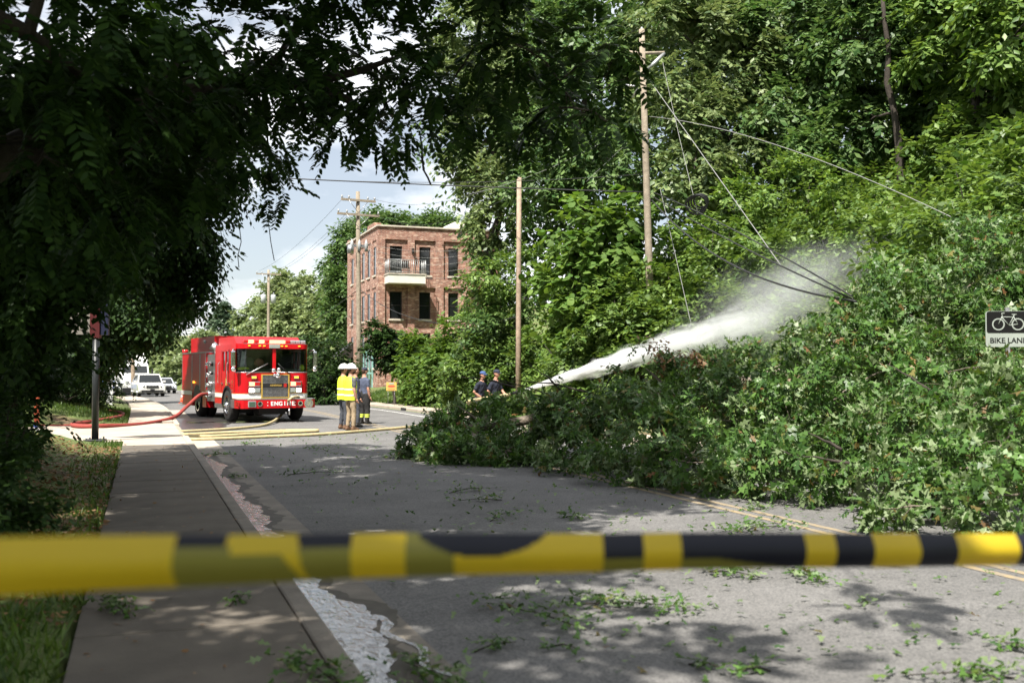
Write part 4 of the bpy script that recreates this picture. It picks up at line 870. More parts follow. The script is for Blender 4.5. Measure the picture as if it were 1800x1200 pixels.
def wheel(parent, c, s, r, w, rim_m, dual=False):
    x, y_, z_ = c; q = Vector(c)
    prof = [(-w / 2, r * .62), (-w / 2, r * .9), (-w / 2 + .05, r), (w / 2 - .05, r), (w / 2, r * .9), (w / 2, r * .62)]
    n = 30; rings = []
    vs = []; fs = []
    for i in range(n):
        a = 2 * math.pi * i / n
        for px_, pr in prof: vs.append((x + px_, y_ + pr * math.cos(a), z_ + pr * math.sin(a)))
    k = len(prof)
    for i in range(n):
        j = (i + 1) % n
        for m_ in range(k - 1): fs.append((i * k + m_, i * k + m_ + 1, j * k + m_ + 1, j * k + m_))
    root = MB().add(vs, fs, 0, True).build('wheel', M['rubber'], parent)
    ins = s * (w / 2 - (.10 if dual else .03))
    rm = MB().cyl((x + s * w * .1, y_, z_), (x + ins, y_, z_), r * .63, r * .60, 24); rm.ring((x + s * w / 2 - s * .01, y_, z_), (1, 0, 0), r * .63, r * .55, .03, 24)
    rim = rm.build('rim', rim_m, root)
    hb = MB().tube([(x + ins, y_, z_), (x + ins + s * .06, y_, z_), (x + ins + s * (.14 if not dual else .04), y_, z_)], [r * .28, r * .24, r * .15], 14); hb.build('hub', rim_m, root)
    holes = MB()
    for i in range(8): a = 2 * math.pi * i / 8; holes.cyl((x + ins - s * .002, y_ + r * .45 * math.cos(a), z_ + r * .45 * math.sin(a)), (x + ins + s * .008, y_ + r * .45 * math.cos(a), z_ + r * .45 * math.sin(a)), r * .075, n=8)
    holes.build('rim_holes', M['black'], root)
    return root
for s in (-1, 1):
    wheel(fe, (s * 1.10, 1.20, .535), s, .535, .32, M['chrome']); wheel(fe, (s * 1.08, 5.55, .535), s, .535, .30, M['chrome'], True); wheel(fe, (s * .75, 5.55, .535), s, .535, .28, M['black'], True)
# ------------------------------------------------------------------ hoses
M['hose_red'] = mat('red_hose', (.30, .05, .04), .75, var=.25, vscale=9, bump=.3, bscale=120); M['hose_tan'] = mat('tan_hose', (.46, .38, .21), .8, var=.25, vscale=9, bump=.3, bscale=120)
def smooth_path(pts, n=90):
    pts = [Vector(p) for p in pts]; o = []; k = len(pts)
    for i in range(k - 1):
        p0, p1, p2, p3 = pts[max(i - 1, 0)], pts[i], pts[i + 1], pts[min(i + 2, k - 1)]
        st = max(3, n // (k - 1))
        for j in range(st):
            t = j / st; o.append(.5 * ((2 * p1) + (p2 - p0) * t + (2 * p0 - 5 * p1 + 4 * p2 - p3) * t * t + (3 * p1 - p0 - 3 * p2 + p3) * t ** 3))
    return o + [pts[-1]]
def hose(label, pts, r, m): return tag(MB().tube(smooth_path(pts), r, 10).build('fire_hose', m), label, 'fire hose')
fm = fe.matrix_basis if False else Matrix.Translation((4.18, 34.9, 0)) @ Matrix.Rotation(R(10), 4, 'Z')
port = fm @ Vector((-ph - .10, 3.55, .88))
zr = .17
hose('thick red supply hose looping from the driveway to the pump panel', [G(70, 719, zr), G(120, 718, zr), G(165, 721, zr), G(205, 724, zr), G(217, 728, zr), G(205, 733, zr), G(165, 740, zr), G(128, 745, zr), G(140, 748.5, zr), G(180, 748, zr), G(245, 745.5, .12), port + Vector((-1.25, -2.9, -.70)), port + Vector((-.75, -1.5, -.38)), port + Vector((-.3, -.4, -.04)), port], .06, M['hose_red'])
hose('thin red hose lying along the driveway edge', [G(68, 747, .12), G(95, 747.5, .12), G(125, 747, .13), G(150, 747.5, .13)], .03, M['hose_red'])
bp_ = fm @ Vector((.62, BF + .12, .84)); hz0 = .04
hose('tan attack hose curving down from the bumper across the road', [bp_ + Vector((.15, .25, -.02)), bp_, bp_ + Vector((-.28, -.42, -.10)), G(500, 722, .28), G(484, 738, .1), G(462, 747, hz0), G(420, 752, hz0), G(360, 756, hz0), G(290, 759, hz0), G(225, 762, hz0), G(208, 764.5, hz0), G(230, 766.5, hz0), G(300, 764.5, hz0), G(400, 760, hz0), G(500, 756.5, hz0), G(560, 755.5, hz0)], .042, M['hose_tan'])
hose('tan hose line doubled back on the road before the workers', [G(560, 757, hz0), G(480, 760.5, hz0), G(390, 765.5, hz0), G(335, 767, hz0), G(325, 769, hz0), G(340, 771.5, hz0), G(400, 770, hz0), G(480, 766.5, hz0), G(560, 763, hz0), G(640, 757, hz0), G(700, 752, hz0), G(760, 746, hz0)], .042, M['hose_tan'])
# ------------------------------------------------------------------ vehicles queued up the road
M['car_white'] = mat('pearl_white_paint', (.62, .61, .57), .25, coat=.8); M['car_blue'] = mat('blue_paint', (.03, .09, .35), .25, coat=.8); M['car_silver'] = mat('silver_paint', (.5, .53, .58), .25, coat=.8)
def car(loc, rz_, label, w, l, hgt, m, cat='car', suv=True):
    root = empty('car', loc, rz_); tag(root, label, cat); hw = w / 2; hood = hgt * .60; sill = .30
    # body side outline (y back from the nose, z), lofted across with a narrower top
    low = [(0, .42), (.02, hood * .72), (.18, hood * .90), (l * .26, hood), (l * .97, hood + .06), (l, hood * .8), (l, .4), (l * .9, sill), (.15, sill)]
    rings = []
    for x, inset in ((-hw, .10), (-hw + .09, 0), (hw - .09, 0), (hw, .10)):
        rings.append([(x, y_ + (inset if y_ < l / 2 else -inset), z_ - (inset * .5 if z_ > hood * .8 else 0)) for y_, z_ in low])
    MB().loft(rings, smooth=False).build('body', m, root)
    up = [(l * .24, hood - .02), (l * .39, hgt - .06), (l * .45, hgt), (l * .80, hgt - .02), (l * .95, hood + .05)]
    iw = hw * .78
    cabn = MB(); v = []
    for x0, x1 in ((-hw + .06, -iw), (hw - .06, iw)): v.append([((x0 if z_ < hood + .1 else x1), y_, z_) for y_, z_ in up])
    cabn.loft(v, smooth=False); cabn.build('roof', m, root)
    g_ = MB().add([(-hw + .16, l * .25 - .01, hood + .03), (hw - .16, l * .25 - .01, hood + .03), (iw - .05, l * .388 - .02, hgt - .08), (-iw + .05, l * .388 - .02, hgt - .08)], [(0, 1, 2, 3)]).build('windscreen', M['dark_glass'], root)
    for s in (-1, 1): MB().add([(s * (hw - .055), l * .32, hood + .06), (s * (hw - .055), l * .86, hood + .09), (s * (iw + .03), l * .78, hgt - .12), (s * (iw + .03), l * .44, hgt - .10)], [(0, 1, 2, 3)]).build('side_window', M['dark_glass'], root)
    gr_ = MB().box((0, -.01, hood * .74), (w * .46, .06, .20), bev=.03).build('grille', M['black'], root); MB().box((0, -.05, hood * .77), (w * .36, .02, .045), bev=.008).build('chrome_bar', M['chrome'], gr_)
    MB().box((0, .0, .42), (w * .8, .08, .16), bev=.02).build('lower_intake', M['black'], root); MB().box((0, -.06, .50), (.32, .02, .15)).build('number_plate', M['black'], root)
    for s in (-1, 1):
        hl = MB().box((s * (hw - .25), .08, hood * .80), (.38, .16, .13), rz=s * .35, bev=.02).build('headlight', M['lens'], root); MB().ball((s * (hw - .27), .01, hood * .80), (.10, .04, .05)).build('lit_lens', M['lamp_white'], hl)
        MB().box((s * (hw - .22), .03, .46), (.22, .06, .06), bev=.01).build('fog_lamp', M['chrome'], root)
        mr_ = MB().box((s * (hw + .08), l * .30, hood + .10), (.20, .12, .15), bev=.03).build('mirror', m, root)
        for y_ in (l * .19, l * .80): wheel(root, (s * (hw - .12), y_, .34), s, .34, .24, M['alu'])
    return root
def at_dist(px, py, D): return P(px, py, D)
def on_road(px, D): p = P(px, 690, D); return (p.x, p.y, rz(p.y))
car(on_road(268, 77), R(7), 'pearl white suv with lit headlights heading the queue', 1.96, 4.9, 1.72, M['car_white'], 'suv')
car(on_road(293, 92), R(8), 'silver blue sedan half hidden behind the white suv', 1.85, 4.7, 1.42, M['car_silver'])
car(on_road(201, 88), R(8), 'blue vehicle glimpsed between trees left of the box truck', 2.0, 5.0, 1.9, M['car_blue'])
tk = empty('box_truck', on_road(241, 84), R(7)); tag(tk, 'white semi truck cab with tall fairing behind the suv', 'truck')
mb = MB(); mb.loft([[(-1.0, .0, .55), (1.0, .0, .55), (1.0, 0, 1.15), (-1.0, 0, 1.15)], [(-1.1, .3, .5), (1.1, .3, .5), (1.08, .3, 1.5), (-1.08, .3, 1.5)], [(-1.15, 1.6, .5), (1.15, 1.6, .5), (1.12, 1.6, 1.75), (-1.12, 1.6, 1.75)]], smooth=False); mb.build('hood', M['white_paint'], tk)
MB().loft([[(-1.15, 1.6, .6), (1.15, 1.6, .6), (1.12, 1.6, 1.75), (-1.12, 1.6, 1.75)], [(-1.15, 2.1, .6), (1.15, 2.1, .6), (1.1, 2.1, 2.45), (-1.1, 2.1, 2.45)], [(-1.2, 3.6, .6), (1.2, 3.6, .6), (1.2, 3.6, 3.6), (-1.2, 3.6, 3.6)], [(-1.2, 4.2, .6), (1.2, 4.2, .6), (1.2, 4.2, 3.7), (-1.2, 4.2, 3.7)]], smooth=False).build('cab', M['white_paint'], tk)
MB().add([(-1.02, 1.62, 1.80), (1.02, 1.62, 1.80), (1.0, 2.05, 2.42), (-1.0, 2.05, 2.42)], [(0, 1, 2, 3)]).build('windscreen', M['dark_glass'], tk)
MB().box((0, -.02, .98), (.95, .06, .55), bev=.05).build('grille', M['black'], tk); MB().box((0, .05, .42), (2.3, .4, .42), bev=.04).build('bumper', M['black'], tk)
MB().b2((-1.28, 4.5, .9), (1.28, 14, 3.95)).build('trailer', M['white_paint'], tk); MB().b2((-.5, 4.0, .6), (.5, 13, .89)).build('chassis', M['black'], tk)
for s in (-1, 1):
    MB().box((s * .82, .12, 1.05), (.3, .3, .28), rz=s * .4, bev=.04).build('headlight', M['lens'], tk); MB().box((s * 1.38, 1.6, 1.9), (.14, .12, .6), bev=.03).build('mirror', M['black'], tk)
    for y_ in (1.0, 5.0, 12.5): wheel(tk, (s * 1.05, y_, .5), s, .5, .3, M['alu'])
# ------------------------------------------------------------------ people
M['skin'] = mat('skin', (.46, .24, .165), .55, spec=.35, var=.12, vscale=12); M['hair'] = mat('brown_hair', (.06, .032, .018), .7, var=.3, vscale=40); M['eye'] = mat('eye_dark', (.02, .015, .012), .3)
M['navy'] = mat('navy_cotton', (.022, .026, .045), .9, var=.35, vscale=7, bump=.4, bscale=14); M['slate'] = mat('slate_blue_cotton', (.075, .09, .14), .9, var=.35, vscale=7, bump=.4, bscale=14)
M['greytee'] = mat('grey_cotton', (.10, .10, .105), .9, var=.3, vscale=7); M['khaki'] = mat('khaki_trousers', (.33, .25, .16), .9, var=.3, vscale=7, bump=.5, bscale=12); M['denim'] = mat('charcoal_denim', (.06, .065, .08), .9, var=.35, vscale=7, bump=.5, bscale=12)
M['bunker'] = mat('black_bunker_cloth', (.022, .021, .021), .85, var=.4, vscale=7, bump=.6, bscale=10); M['boot_brown'] = mat('brown_boot', (.14, .075, .04), .7, var=.3); M['boot_black'] = mat('black_boot', (.02, .019, .018), .6, var=.3)
M['reflex'] = mat('yellow_reflective_band', (.62, .72, .10), .5); M['silver_band'] = mat('silver_reflective_band', (.6, .6, .58), .35); M['hat_white'] = mat('white_hard_hat', (.78, .78, .76), .35); M['cap_navy'] = mat('navy_cap', (.025, .03, .05), .85); M['cap_blue'] = mat('blue_cap', (.05, .09, .22), .85)
def hand(mb, w, d, m, side, curl=.5):
    """palm, four fingers of unequal length and a thumb; w wrist, d pointing along the forearm"""
    d, s, u = frame_of(d); w = Vector(w); s = s * side
    mb.ball(w + d * .05, (.022, .042, .05), m, 8, 6, Matrix((u, s, d)).transposed())
    for i, l in enumerate((.072, .082, .076, .060)):
        a = w + d * .085 + s * (-.030 + i * .020); b = a + d * l * .5 + u * (.3 * curl * l); c = b + d * l * .35 + u * (.8 * curl * l)
        mb.tube([a, b, c], [.0095, .009, .007], 6, m)
    a = w + d * .03 - s * .035; mb.tube([a, a + d * .035 - s * .025, a + d * .065 - s * .022 + u * .015], [.012, .011, .008], 6, m)
def person(loc, face, label, shirt, pants, boots, arms, legs=None, lean=0.0, hgt=1.80, baggy=1.0, hat=None, vest=False, bands=False, long_sleeve=False, head_yaw=0.0, beard=False, drop=0.0):
    k = hgt / 1.80; root = empty('person', loc, face); tag(root, label, 'person')
    V_ = Vector; hip = .93 - drop
    def up(p): q = V_(p); q.z -= drop; q.y += math.sin(lean) * max(0, q.z - hip); return q
    legs = legs or [[(-.095, 0, hip), (-.115, .03, .50), (-.125, -.02, .10)], [(.095, 0, hip), (.115, .04, .50), (.135, .02, .10)]]
    caps = []                                               # p0, p1, r0, r1, tag
    tor = [(.86, .165, .12), (.98, .172, .125), (1.12, .158, .112), (1.28, .185, .125), (1.40, .195, .112), (1.47, .13, .085), (1.53, .058, .058), (1.60, .054, .056)]
    mb = MB(); rings = []
    for z_, rx, ry in tor:
        c = up((0, 0, z_)); rings.append([(c.x + rx * math.cos(2 * math.pi * i / 16), c.y + ry * math.sin(2 * math.pi * i / 16), c.z) for i in range(16)])
    mb.loft(rings)
    caps += [(up((-.07, 0, 1.02)), up((-.07, 0, 1.38)), .13, .12, 1), (up((.07, 0, 1.02)), up((.07, 0, 1.38)), .13, .12, 1), (up((0, 0, .88)), up((0, 0, .98)), .15, .15, 2), (up((0, 0, 1.52)), up((0, 0, 1.66)), .07, .07, 0)]
    for lg in legs:
        a, b, c = [V_(q) for q in lg]
        r_ = [.098 * baggy, .070 * baggy, .052 * baggy]
        mb.tube([a + V_((0, 0, .05)), a.lerp(b, .5), b, b.lerp(c, .45), c], [r_[0], r_[0] * .93, r_[1], r_[1] * .98, r_[2]], 12)
        caps += [(a, b, r_[0], r_[1], 2), (b, c.lerp(b, .1), r_[1], r_[2], 2), (c.lerp(b, .18), c, r_[2], r_[2], 3)]
        f0 = c + V_((0, -.07, -.055)); f1 = c + V_((.012 * (1 if c.x > 0 else -1), .17, -.065))
        mb.tube([f0, c + V_((0, .02, -.045)), f1 - V_((0, .06, 0)), f1], [.048, .056, .048, .030], 10); caps.append((f0, f1, .055, .04, 3))
    for sd, (e, w) in zip((-1, 1), arms):
        s0 = up((sd * .185, 0, 1.40)); e = up(e); w = up(w)
        mb.tube([up((sd * .12, 0, 1.41)), s0, s0.lerp(e, .55), e, e.lerp(w, .4), w], [.07, .064, .054, .043, .042, .030], 10)
        sl_ = s0.lerp(e, .62)
        if not long_sleeve: mb.tube([s0, sl_], [.07, .066], 10)
        caps += [(s0, sl_, .07, .066, 1), (sl_, e, .05, .043, 1 if long_sleeve else 0), (e, w, .043, .03, 1 if long_sleeve else 0)]
    ob = mb.build('body', M['skin']); md = ob.modifiers.new('r', 'REMESH'); md.mode = 'VOXEL'; md.voxel_size = .021; ms = ob.modifiers.new('s', 'SMOOTH'); ms.iterations = 3; ms.factor = .5
    dg = bpy.context.evaluated_depsgraph_get(); me = bpy.data.meshes.new_from_object(ob.evaluated_get(dg)); bpy.data.objects.remove(ob)
    co = np.zeros(len(me.vertices) * 3, np.float32); me.vertices.foreach_get('co', co); co = co.reshape(-1, 3)
    # loose cloth: shallow folds
    fold = .006 * np.sin(co[:, 2] * 42 + 6 * np.sin(co[:, 0] * 17) + 3 * np.sin(co[:, 1] * 23)); co[:, 1] += fold; co[:, 0] += fold * .6
    fc = np.array([co[list(p.vertices)].mean(0) for p in me.polygons]); best = np.full(len(fc), 9.0); tg = np.zeros(len(fc), int)
    for p0, p1, r0, r1, t_ in caps:
        a, b = np.array(p0), np.array(p1); ab = b - a; tt = np.clip(((fc - a) @ ab) / max(ab @ ab, 1e-9), 0, 1); dd = np.linalg.norm(fc - (a + tt[:, None] * ab), axis=1) - (r0 + (r1 - r0) * tt)
        w_ = dd < best; best[w_] = dd[w_]; tg[w_] = t_
    if bands:
        zc = fc[:, 2]; bnd = ((np.abs(zc - .24) < .022) | (np.abs(zc - .31) < .022)) & (tg >= 2); tg[bnd] = 4
    out = MB()
    fl = [list(p.vertices) for p in me.polygons]
    out.v = [tuple(q) for q in co.tolist()]; out.f = fl; out.m = [int(t_) for t_ in tg]; out.sm = [True] * len(fl)
    bpy.data.meshes.remove(me)
    # head: skull, jaw, nose, ears, eyes, mouth
    hc = up((0, .015, 1.69)); HM = Matrix.Rotation(head_yaw, 3, 'Z')
    b0 = len(out.v); out.ball(hc, (.078, .098, .118), 0, 20, 16)
    for i in range(b0, len(out.v)):
        q = V_(out.v[i]) - hc
        if q.z < -.02: q.x *= 1 - .28 * min(1, (-q.z - .02) / .1); 
        if q.z < -.02 and q.y > 0: q.y *= 1.0 + .06 * min(1, -q.z / .1)
        if q.z < -.03 and q.y < 0: q.y *= .72
        if abs(q.x) < .020 and -.03 < q.z < .02 and q.y > .05: q.y += .020 * (1 - (q.z + .03) / .06)
        out.v[i] = tuple(hc + HM @ q)
    out.tube([hc + HM @ V_((0, .094, .012)), hc + HM @ V_((0, .116, -.022)), hc + HM @ V_((0, .094, -.034))], [.008, .016, .010], 8, 0)
    for s in (-1, 1):
        out.ball(hc + HM @ V_((s * .079, -.005, -.008)), (.010, .022, .032), 0, 8, 6); out.ball(hc + HM @ V_((s * .030, .086, .008)), (.013, .010, .007), 6, 8, 6)
        out.tube([hc + HM @ V_((s * .014, .096, .026)), hc + HM @ V_((s * .048, .082, .027))], [.005, .004], 5, 5)
    out.tube([hc + HM @ V_((-.024, .088, -.062)), hc + HM @ V_((0, .096, -.063)), hc + HM @ V_((.024, .088, -.062))], [.004, .006, .004], 5, 5 if beard else 0)
    for sd, (e, w) in zip((-1, 1), arms): hand(out, up(w), up(w) - up(e), 0, sd, .6)
    body = out.build('body', [M['skin'], shirt, pants, boots, M['reflex'], M['hair'], M['eye']], root)
    def cap_shape(r0, r1, pts, m, name, n=22):
        mbx = MB(); rr = []
        for z_, f_ in pts: rr.append([tuple(hc + HM @ V_((r0 * f_ * math.cos(2 * math.pi * i / n), r1 * f_ * math.sin(2 * math.pi * i / n), z_))) for i in range(n)])
        mbx.loft(rr); return mbx, name, m
    if beard:
        mbx = MB(); mbx.ball(hc + HM @ V_((0, .058, -.082)), (.055, .045, .042), 0, 12, 8); mbx.build('beard', M['hair'], root)
    hr = MB(); hr.ball(hc + HM @ V_((0, -.022, .022)), (.083, .092, .104), 0, 16, 12); hr.build('hair', M['hair'], root)
    if hat == 'hard':
        a, nm, m_ = cap_shape(.125, .150, [(.035, 1.0), (.06, .99), (.10, .9), (.135, .7), (.155, .4), (.16, .08)], M['hat_white'], 'hard_hat'); rr = []
        for z_, f_ in ((.030, 1.0), (.022, 1.28), (.030, 1.30), (.040, 1.0)): rr.append([tuple(hc + HM @ V_((.122 * f_ * math.cos(2 * math.pi * i / 22), .148 * f_ * math.sin(2 * math.pi * i / 22) + (.02 if f_ > 1.1 else 0), z_))) for i in range(22)])
        a.loft(rr, caps=False); a.tube([hc + HM @ V_((0, -.13, .075)), hc + HM @ V_((0, -.06, .152)), hc + HM @ V_((0, .03, .168)), hc + HM @ V_((0, .12, .09))], .012, 6); a.build(nm, m_, root)
    elif hat:
        m_ = M['cap_navy'] if hat == 'navy' else M['cap_blue']
        a, nm, _ = cap_shape(.090, .108, [(.030, 1.0), (.075, .98), (.105, .82), (.125, .5), (.13, .1)], m_, 'cap'); co_ = a.build(nm, m_, root)
        mbx = MB(); rr = []
        for t_ in range(9):
            aa = R(30 + 120 * t_ / 8); rr.append([tuple(hc + HM @ V_((.088 * math.cos(aa), .100 * math.sin(aa), .040))), tuple(hc + HM @ V_((.085 * math.cos(aa), .185 * math.sin(aa) , .022))), tuple(hc + HM @ V_((.085 * math.cos(aa), .185 * math.sin(aa), .015))), tuple(hc + HM @ V_((.088 * math.cos(aa), .100 * math.sin(aa), .032)))])
        mbx.loft(rr, smooth=False); mbx.build('visor', m_, co_)
    if vest:
        mbx = MB(); rr = []
        for z_, rx, ry in ((.84, .205, .158), (.90, .208, .160), (1.05, .200, .150), (1.20, .208, .155), (1.34, .212, .150), (1.43, .175, .125), (1.485, .115, .095)):
            c = up((0, 0, z_)); rr.append([(c.x + rx * math.copysign(abs(math.cos(t_)) ** .8, math.cos(t_)), c.y + ry * math.sin(t_), c.z + .008 * math.sin(5 * t_)) for t_ in [2 * math.pi * i / 24 for i in range(24)]])
        mbx.loft(rr, caps=False); vo_ = mbx.build('vest', M['hivis'], root)
        for z_ in (.98, 1.14):
            mbx = MB(); rr = []
            for dz in (-.022, .022):
                c = up((0, 0, z_ + dz)); rr.append([(c.x + .212 * math.copysign(abs(math.cos(t_)) ** .8, math.cos(t_)), c.y + .163 * math.sin(t_), c.z) for t_ in [2 * math.pi * i / 24 for i in range(24)]])
            mbx.loft(rr, caps=False); mbx.build('silver_band', M['silver_band'], vo_)
    root.scale = (k, k, k); return root
down = [((-.235, -.02, 1.12), (-.225, .06, .88)), ((.235, -.02, 1.12), (.225, .06, .88))]
fX = R(-90)
person(G(616, 756.5), R(-72), 'bearded worker in white hard hat, yellow vest and khaki trousers', M['greytee'], M['khaki'], M['boot_brown'], down, hat='hard', vest=True, beard=True, hgt=1.86, head_yaw=R(-10))
person(G(603, 754), R(-80), 'worker in white hard hat and long yellow vest standing behind', M['hivis'], M['denim'], M['boot_brown'], down, hat='hard', vest=True, hgt=1.86, long_sleeve=False)
person(G(624, 750), R(-75), 'bareheaded person in navy shirt between the vests and firefighter', M['navy'], M['denim'], M['boot_black'], down, hgt=1.80, long_sleeve=True)
person(G(640, 745), R(-65), 'firefighter in cap, slate shirt and black bunker trousers', M['slate'], M['bunker'], M['boot_black'], down, hat='navy', baggy=1.3, bands=True, hgt=1.80)
crew = P(868, 664, 30.6); crew2 = P(843, 664, 32.2)
aim = (P(1350, 553, 26) - P(903, 690, 30.3)); fa = math.atan2(-aim.x, aim.y)
hold = [((-.25, .12, 1.16), (-.10, .36, 1.04)), ((.27, -.06, 1.14), (.10, .14, .99))]
lunge = [[(-.095, 0, .86), (-.13, .26, .50), (-.14, .20, .10)], [(.095, 0, .86), (.14, -.02, .48), (.15, -.30, .10)]]
person((crew.x, crew.y, .0), fa, 'firefighter in navy shirt and cap aiming the hose nozzle', M['navy'], M['bunker'], M['boot_black'], hold, legs=lunge, lean=.12, hat='navy', baggy=1.3, drop=.07, hgt=1.80)
person((crew2.x, crew2.y, .0), fa, 'firefighter in blue cap backing up the hose crew', M['navy'], M['bunker'], M['boot_black'], hold, legs=lunge, lean=.15, hat='blue', baggy=1.3, drop=.10, hgt=1.78)
noz = Matrix.Translation((crew.x, crew.y, 0)) @ Matrix.Rotation(fa, 4, 'Z')
n0 = noz @ Vector((0, .62, 1.02)); n1 = noz @ Vector((.02, .25, .96))
hose('pale charged hose held by the firefighter at the nozzle', [n0, n1, noz @ Vector((.04, -.2, .90)), noz @ Vector((.1, -.9, .75)), crew2 * .7 + Vector((crew.x, crew.y, 0)) * .3 - Vector((0, 0, crew2.z * .7 - .5)), (crew2.x - .6, crew2.y - .3, .35), (crew2.x - 2.2, crew2.y - 2.0, .05), G(760, 746, .04)], .045, M['hose_tan'])
nzl = empty('hose_nozzle', n0); tag(nzl, 'dark hose nozzle gripped by the front firefighter', 'nozzle'); ad_ = aim.normalized()
MB().tube([Vector((0, 0, 0)), ad_ * .12, ad_ * .3, ad_ * .36], [.05, .04, .055, .05], 12).build('barrel', M['black'], nzl); MB().tube([ad_ * .05, ad_ * .05 - Vector((0, 0, .14))], .016, 6).build('grip', M['black'], nzl)
# ------------------------------------------------------------------ water jet and mist
def jet_mat(name, k0, Rx0, Rslope, length, noise_sc, fall):
    m = bpy.data.materials.new(name); m.use_nodes = True; t = m.node_tree; t.nodes.clear(); ln = t.links.new
    o = N(t, 'ShaderNodeOutputMaterial'); pv = N(t, 'ShaderNodeVolumePrincipled'); pv.inputs['Color'].default_value = (.98, .99, 1, 1); pv.inputs['Anisotropy'].default_value = .2
    tc = N(t, 'ShaderNodeTexCoord'); sp = N(t, 'ShaderNodeSeparateXYZ'); ln(tc.outputs['Object'], sp.inputs[0])
    def mth(op, a, b=None, clamp=False):
        n_ = N(t, 'ShaderNodeMath', operation=op); n_.use_clamp = clamp
        for i, q in enumerate((a, b)):
            if q is None: continue
            if isinstance(q, (int, float)): n_.inputs[i].default_value = q
            else: ln(q, n_.inputs[i])
        return n_.outputs[0]
    x = sp.outputs[0]; rad = mth('SQRT', mth('ADD', mth('MULTIPLY', sp.outputs[1], sp.outputs[1]), mth('MULTIPLY', sp.outputs[2], sp.outputs[2])))
    Rr = mth('ADD', mth('MULTIPLY', x, Rslope), Rx0)
    mp_ = N(t, 'ShaderNodeMapping'); mp_.inputs['Scale'].default_value = noise_sc; ln(tc.outputs['Object'], mp_.inputs[0]); nz_ = N(t, 'ShaderNodeTexNoise'); nz_.inputs['Scale'].default_value = 1; nz_.inputs['Detail'].default_value = 4; nz_.inputs['Roughness'].default_value = .6; ln(mp_.outputs[0], nz_.inputs[0])
    core = mth('SUBTRACT', mth('ADD', 1.0, mth('MULTIPLY', mth('SUBTRACT', nz_.outputs[0], .5), 3.0)), mth('DIVIDE', rad, Rr), True)
    fx = mth('POWER', mth('SUBTRACT', 1.0, mth('DIVIDE', x, length), True), fall)
    d = mth('MULTIPLY', mth('MULTIPLY', mth('DIVIDE', k0, Rr), core), fx)
    ln(d, pv.inputs['Density']); ln(pv.outputs[0], o.inputs['Volume'])
    try: m.cycles.volume_step_rate = .12
    except Exception: pass
    return m
jl = aim.length; qd = aim.to_track_quat('X', 'Z')
jr = empty('water_jet', n0 + ad_ * .36); tag(jr, 'white jet of water arcing from the nozzle over the fallen tree', 'water jet'); jr.rotation_mode = 'QUATERNION'; jr.rotation_quaternion = qd
def cone_mesh(r0, r1, l, name, m):
    rr = []
    for i in range(9): x = l * i / 8; r_ = r0 + (r1 - r0) * i / 8; rr.append([(x, r_ * math.cos(2 * math.pi * j / 18), r_ * math.sin(2 * math.pi * j / 18)) for j in range(18)])
    return MB().loft(rr).build(name, m, jr)
JL = jl * 1.0
cone_mesh(.05, .06 + .12 * JL, JL, 'stream', jet_mat('jet_water', 7.5, .03, .066, JL, (1.3, 6, 6), .9))
mist = empty('spray_mist', P(1375, 525, 25.5)); tag(mist, 'grey drifting cloud of spray where the jet strikes', 'mist')
def mist_mat():
    m = bpy.data.materials.new('spray'); m.use_nodes = True; t = m.node_tree; t.nodes.clear(); ln = t.links.new
    o = N(t, 'ShaderNodeOutputMaterial'); pv = N(t, 'ShaderNodeVolumePrincipled'); pv.inputs['Color'].default_value = (.95, .97, 1, 1)
    tc = N(t, 'ShaderNodeTexCoord'); g_ = N(t, 'ShaderNodeTexGradient'); g_.gradient_type = 'SPHERICAL'; ln(tc.outputs['Object'], g_.inputs[0]); nz_ = N(t, 'ShaderNodeTexNoise'); nz_.inputs['Scale'].default_value = 2.2; nz_.inputs['Detail'].default_value = 5; ln(tc.outputs['Object'], nz_.inputs[0])
    a = N(t, 'ShaderNodeMath', operation='MULTIPLY_ADD'); a.inputs[1].default_value = 2.6; a.inputs[2].default_value = -1.3; ln(nz_.outputs[0], a.inputs[0]); b = N(t, 'ShaderNodeMath', operation='ADD'); ln(a.outputs[0], b.inputs[0]); ln(g_.outputs[0], b.inputs[1])
    c = N(t, 'ShaderNodeMath', operation='MULTIPLY'); c.use_clamp = True; ln(b.outputs[0], c.inputs[0]); ln(g_.outputs[0], c.inputs[1]); d = N(t, 'ShaderNodeMath', operation='MULTIPLY'); d.inputs[1].default_value = .42; ln(c.outputs[0], d.inputs[0])
    ln(d.outputs[0], pv.inputs['Density']); ln(pv.outputs[0], o.inputs['Volume'])
    try: m.cycles.volume_step_rate = .3
    except Exception: pass
    return m
mm_ = mist_mat()
for (px, py, D, sx, sy, sz_, tilt) in ((0, 0, 0, 3.5, 2.1, 1.55, .45),):
    o = MB().ball((0, 0, 0), 1.0, 0, 20, 14).build('mist_cloud', mm_, mist); o.scale = (sx, sy, sz_); o.rotation_euler = (0, -tilt, -YAW)
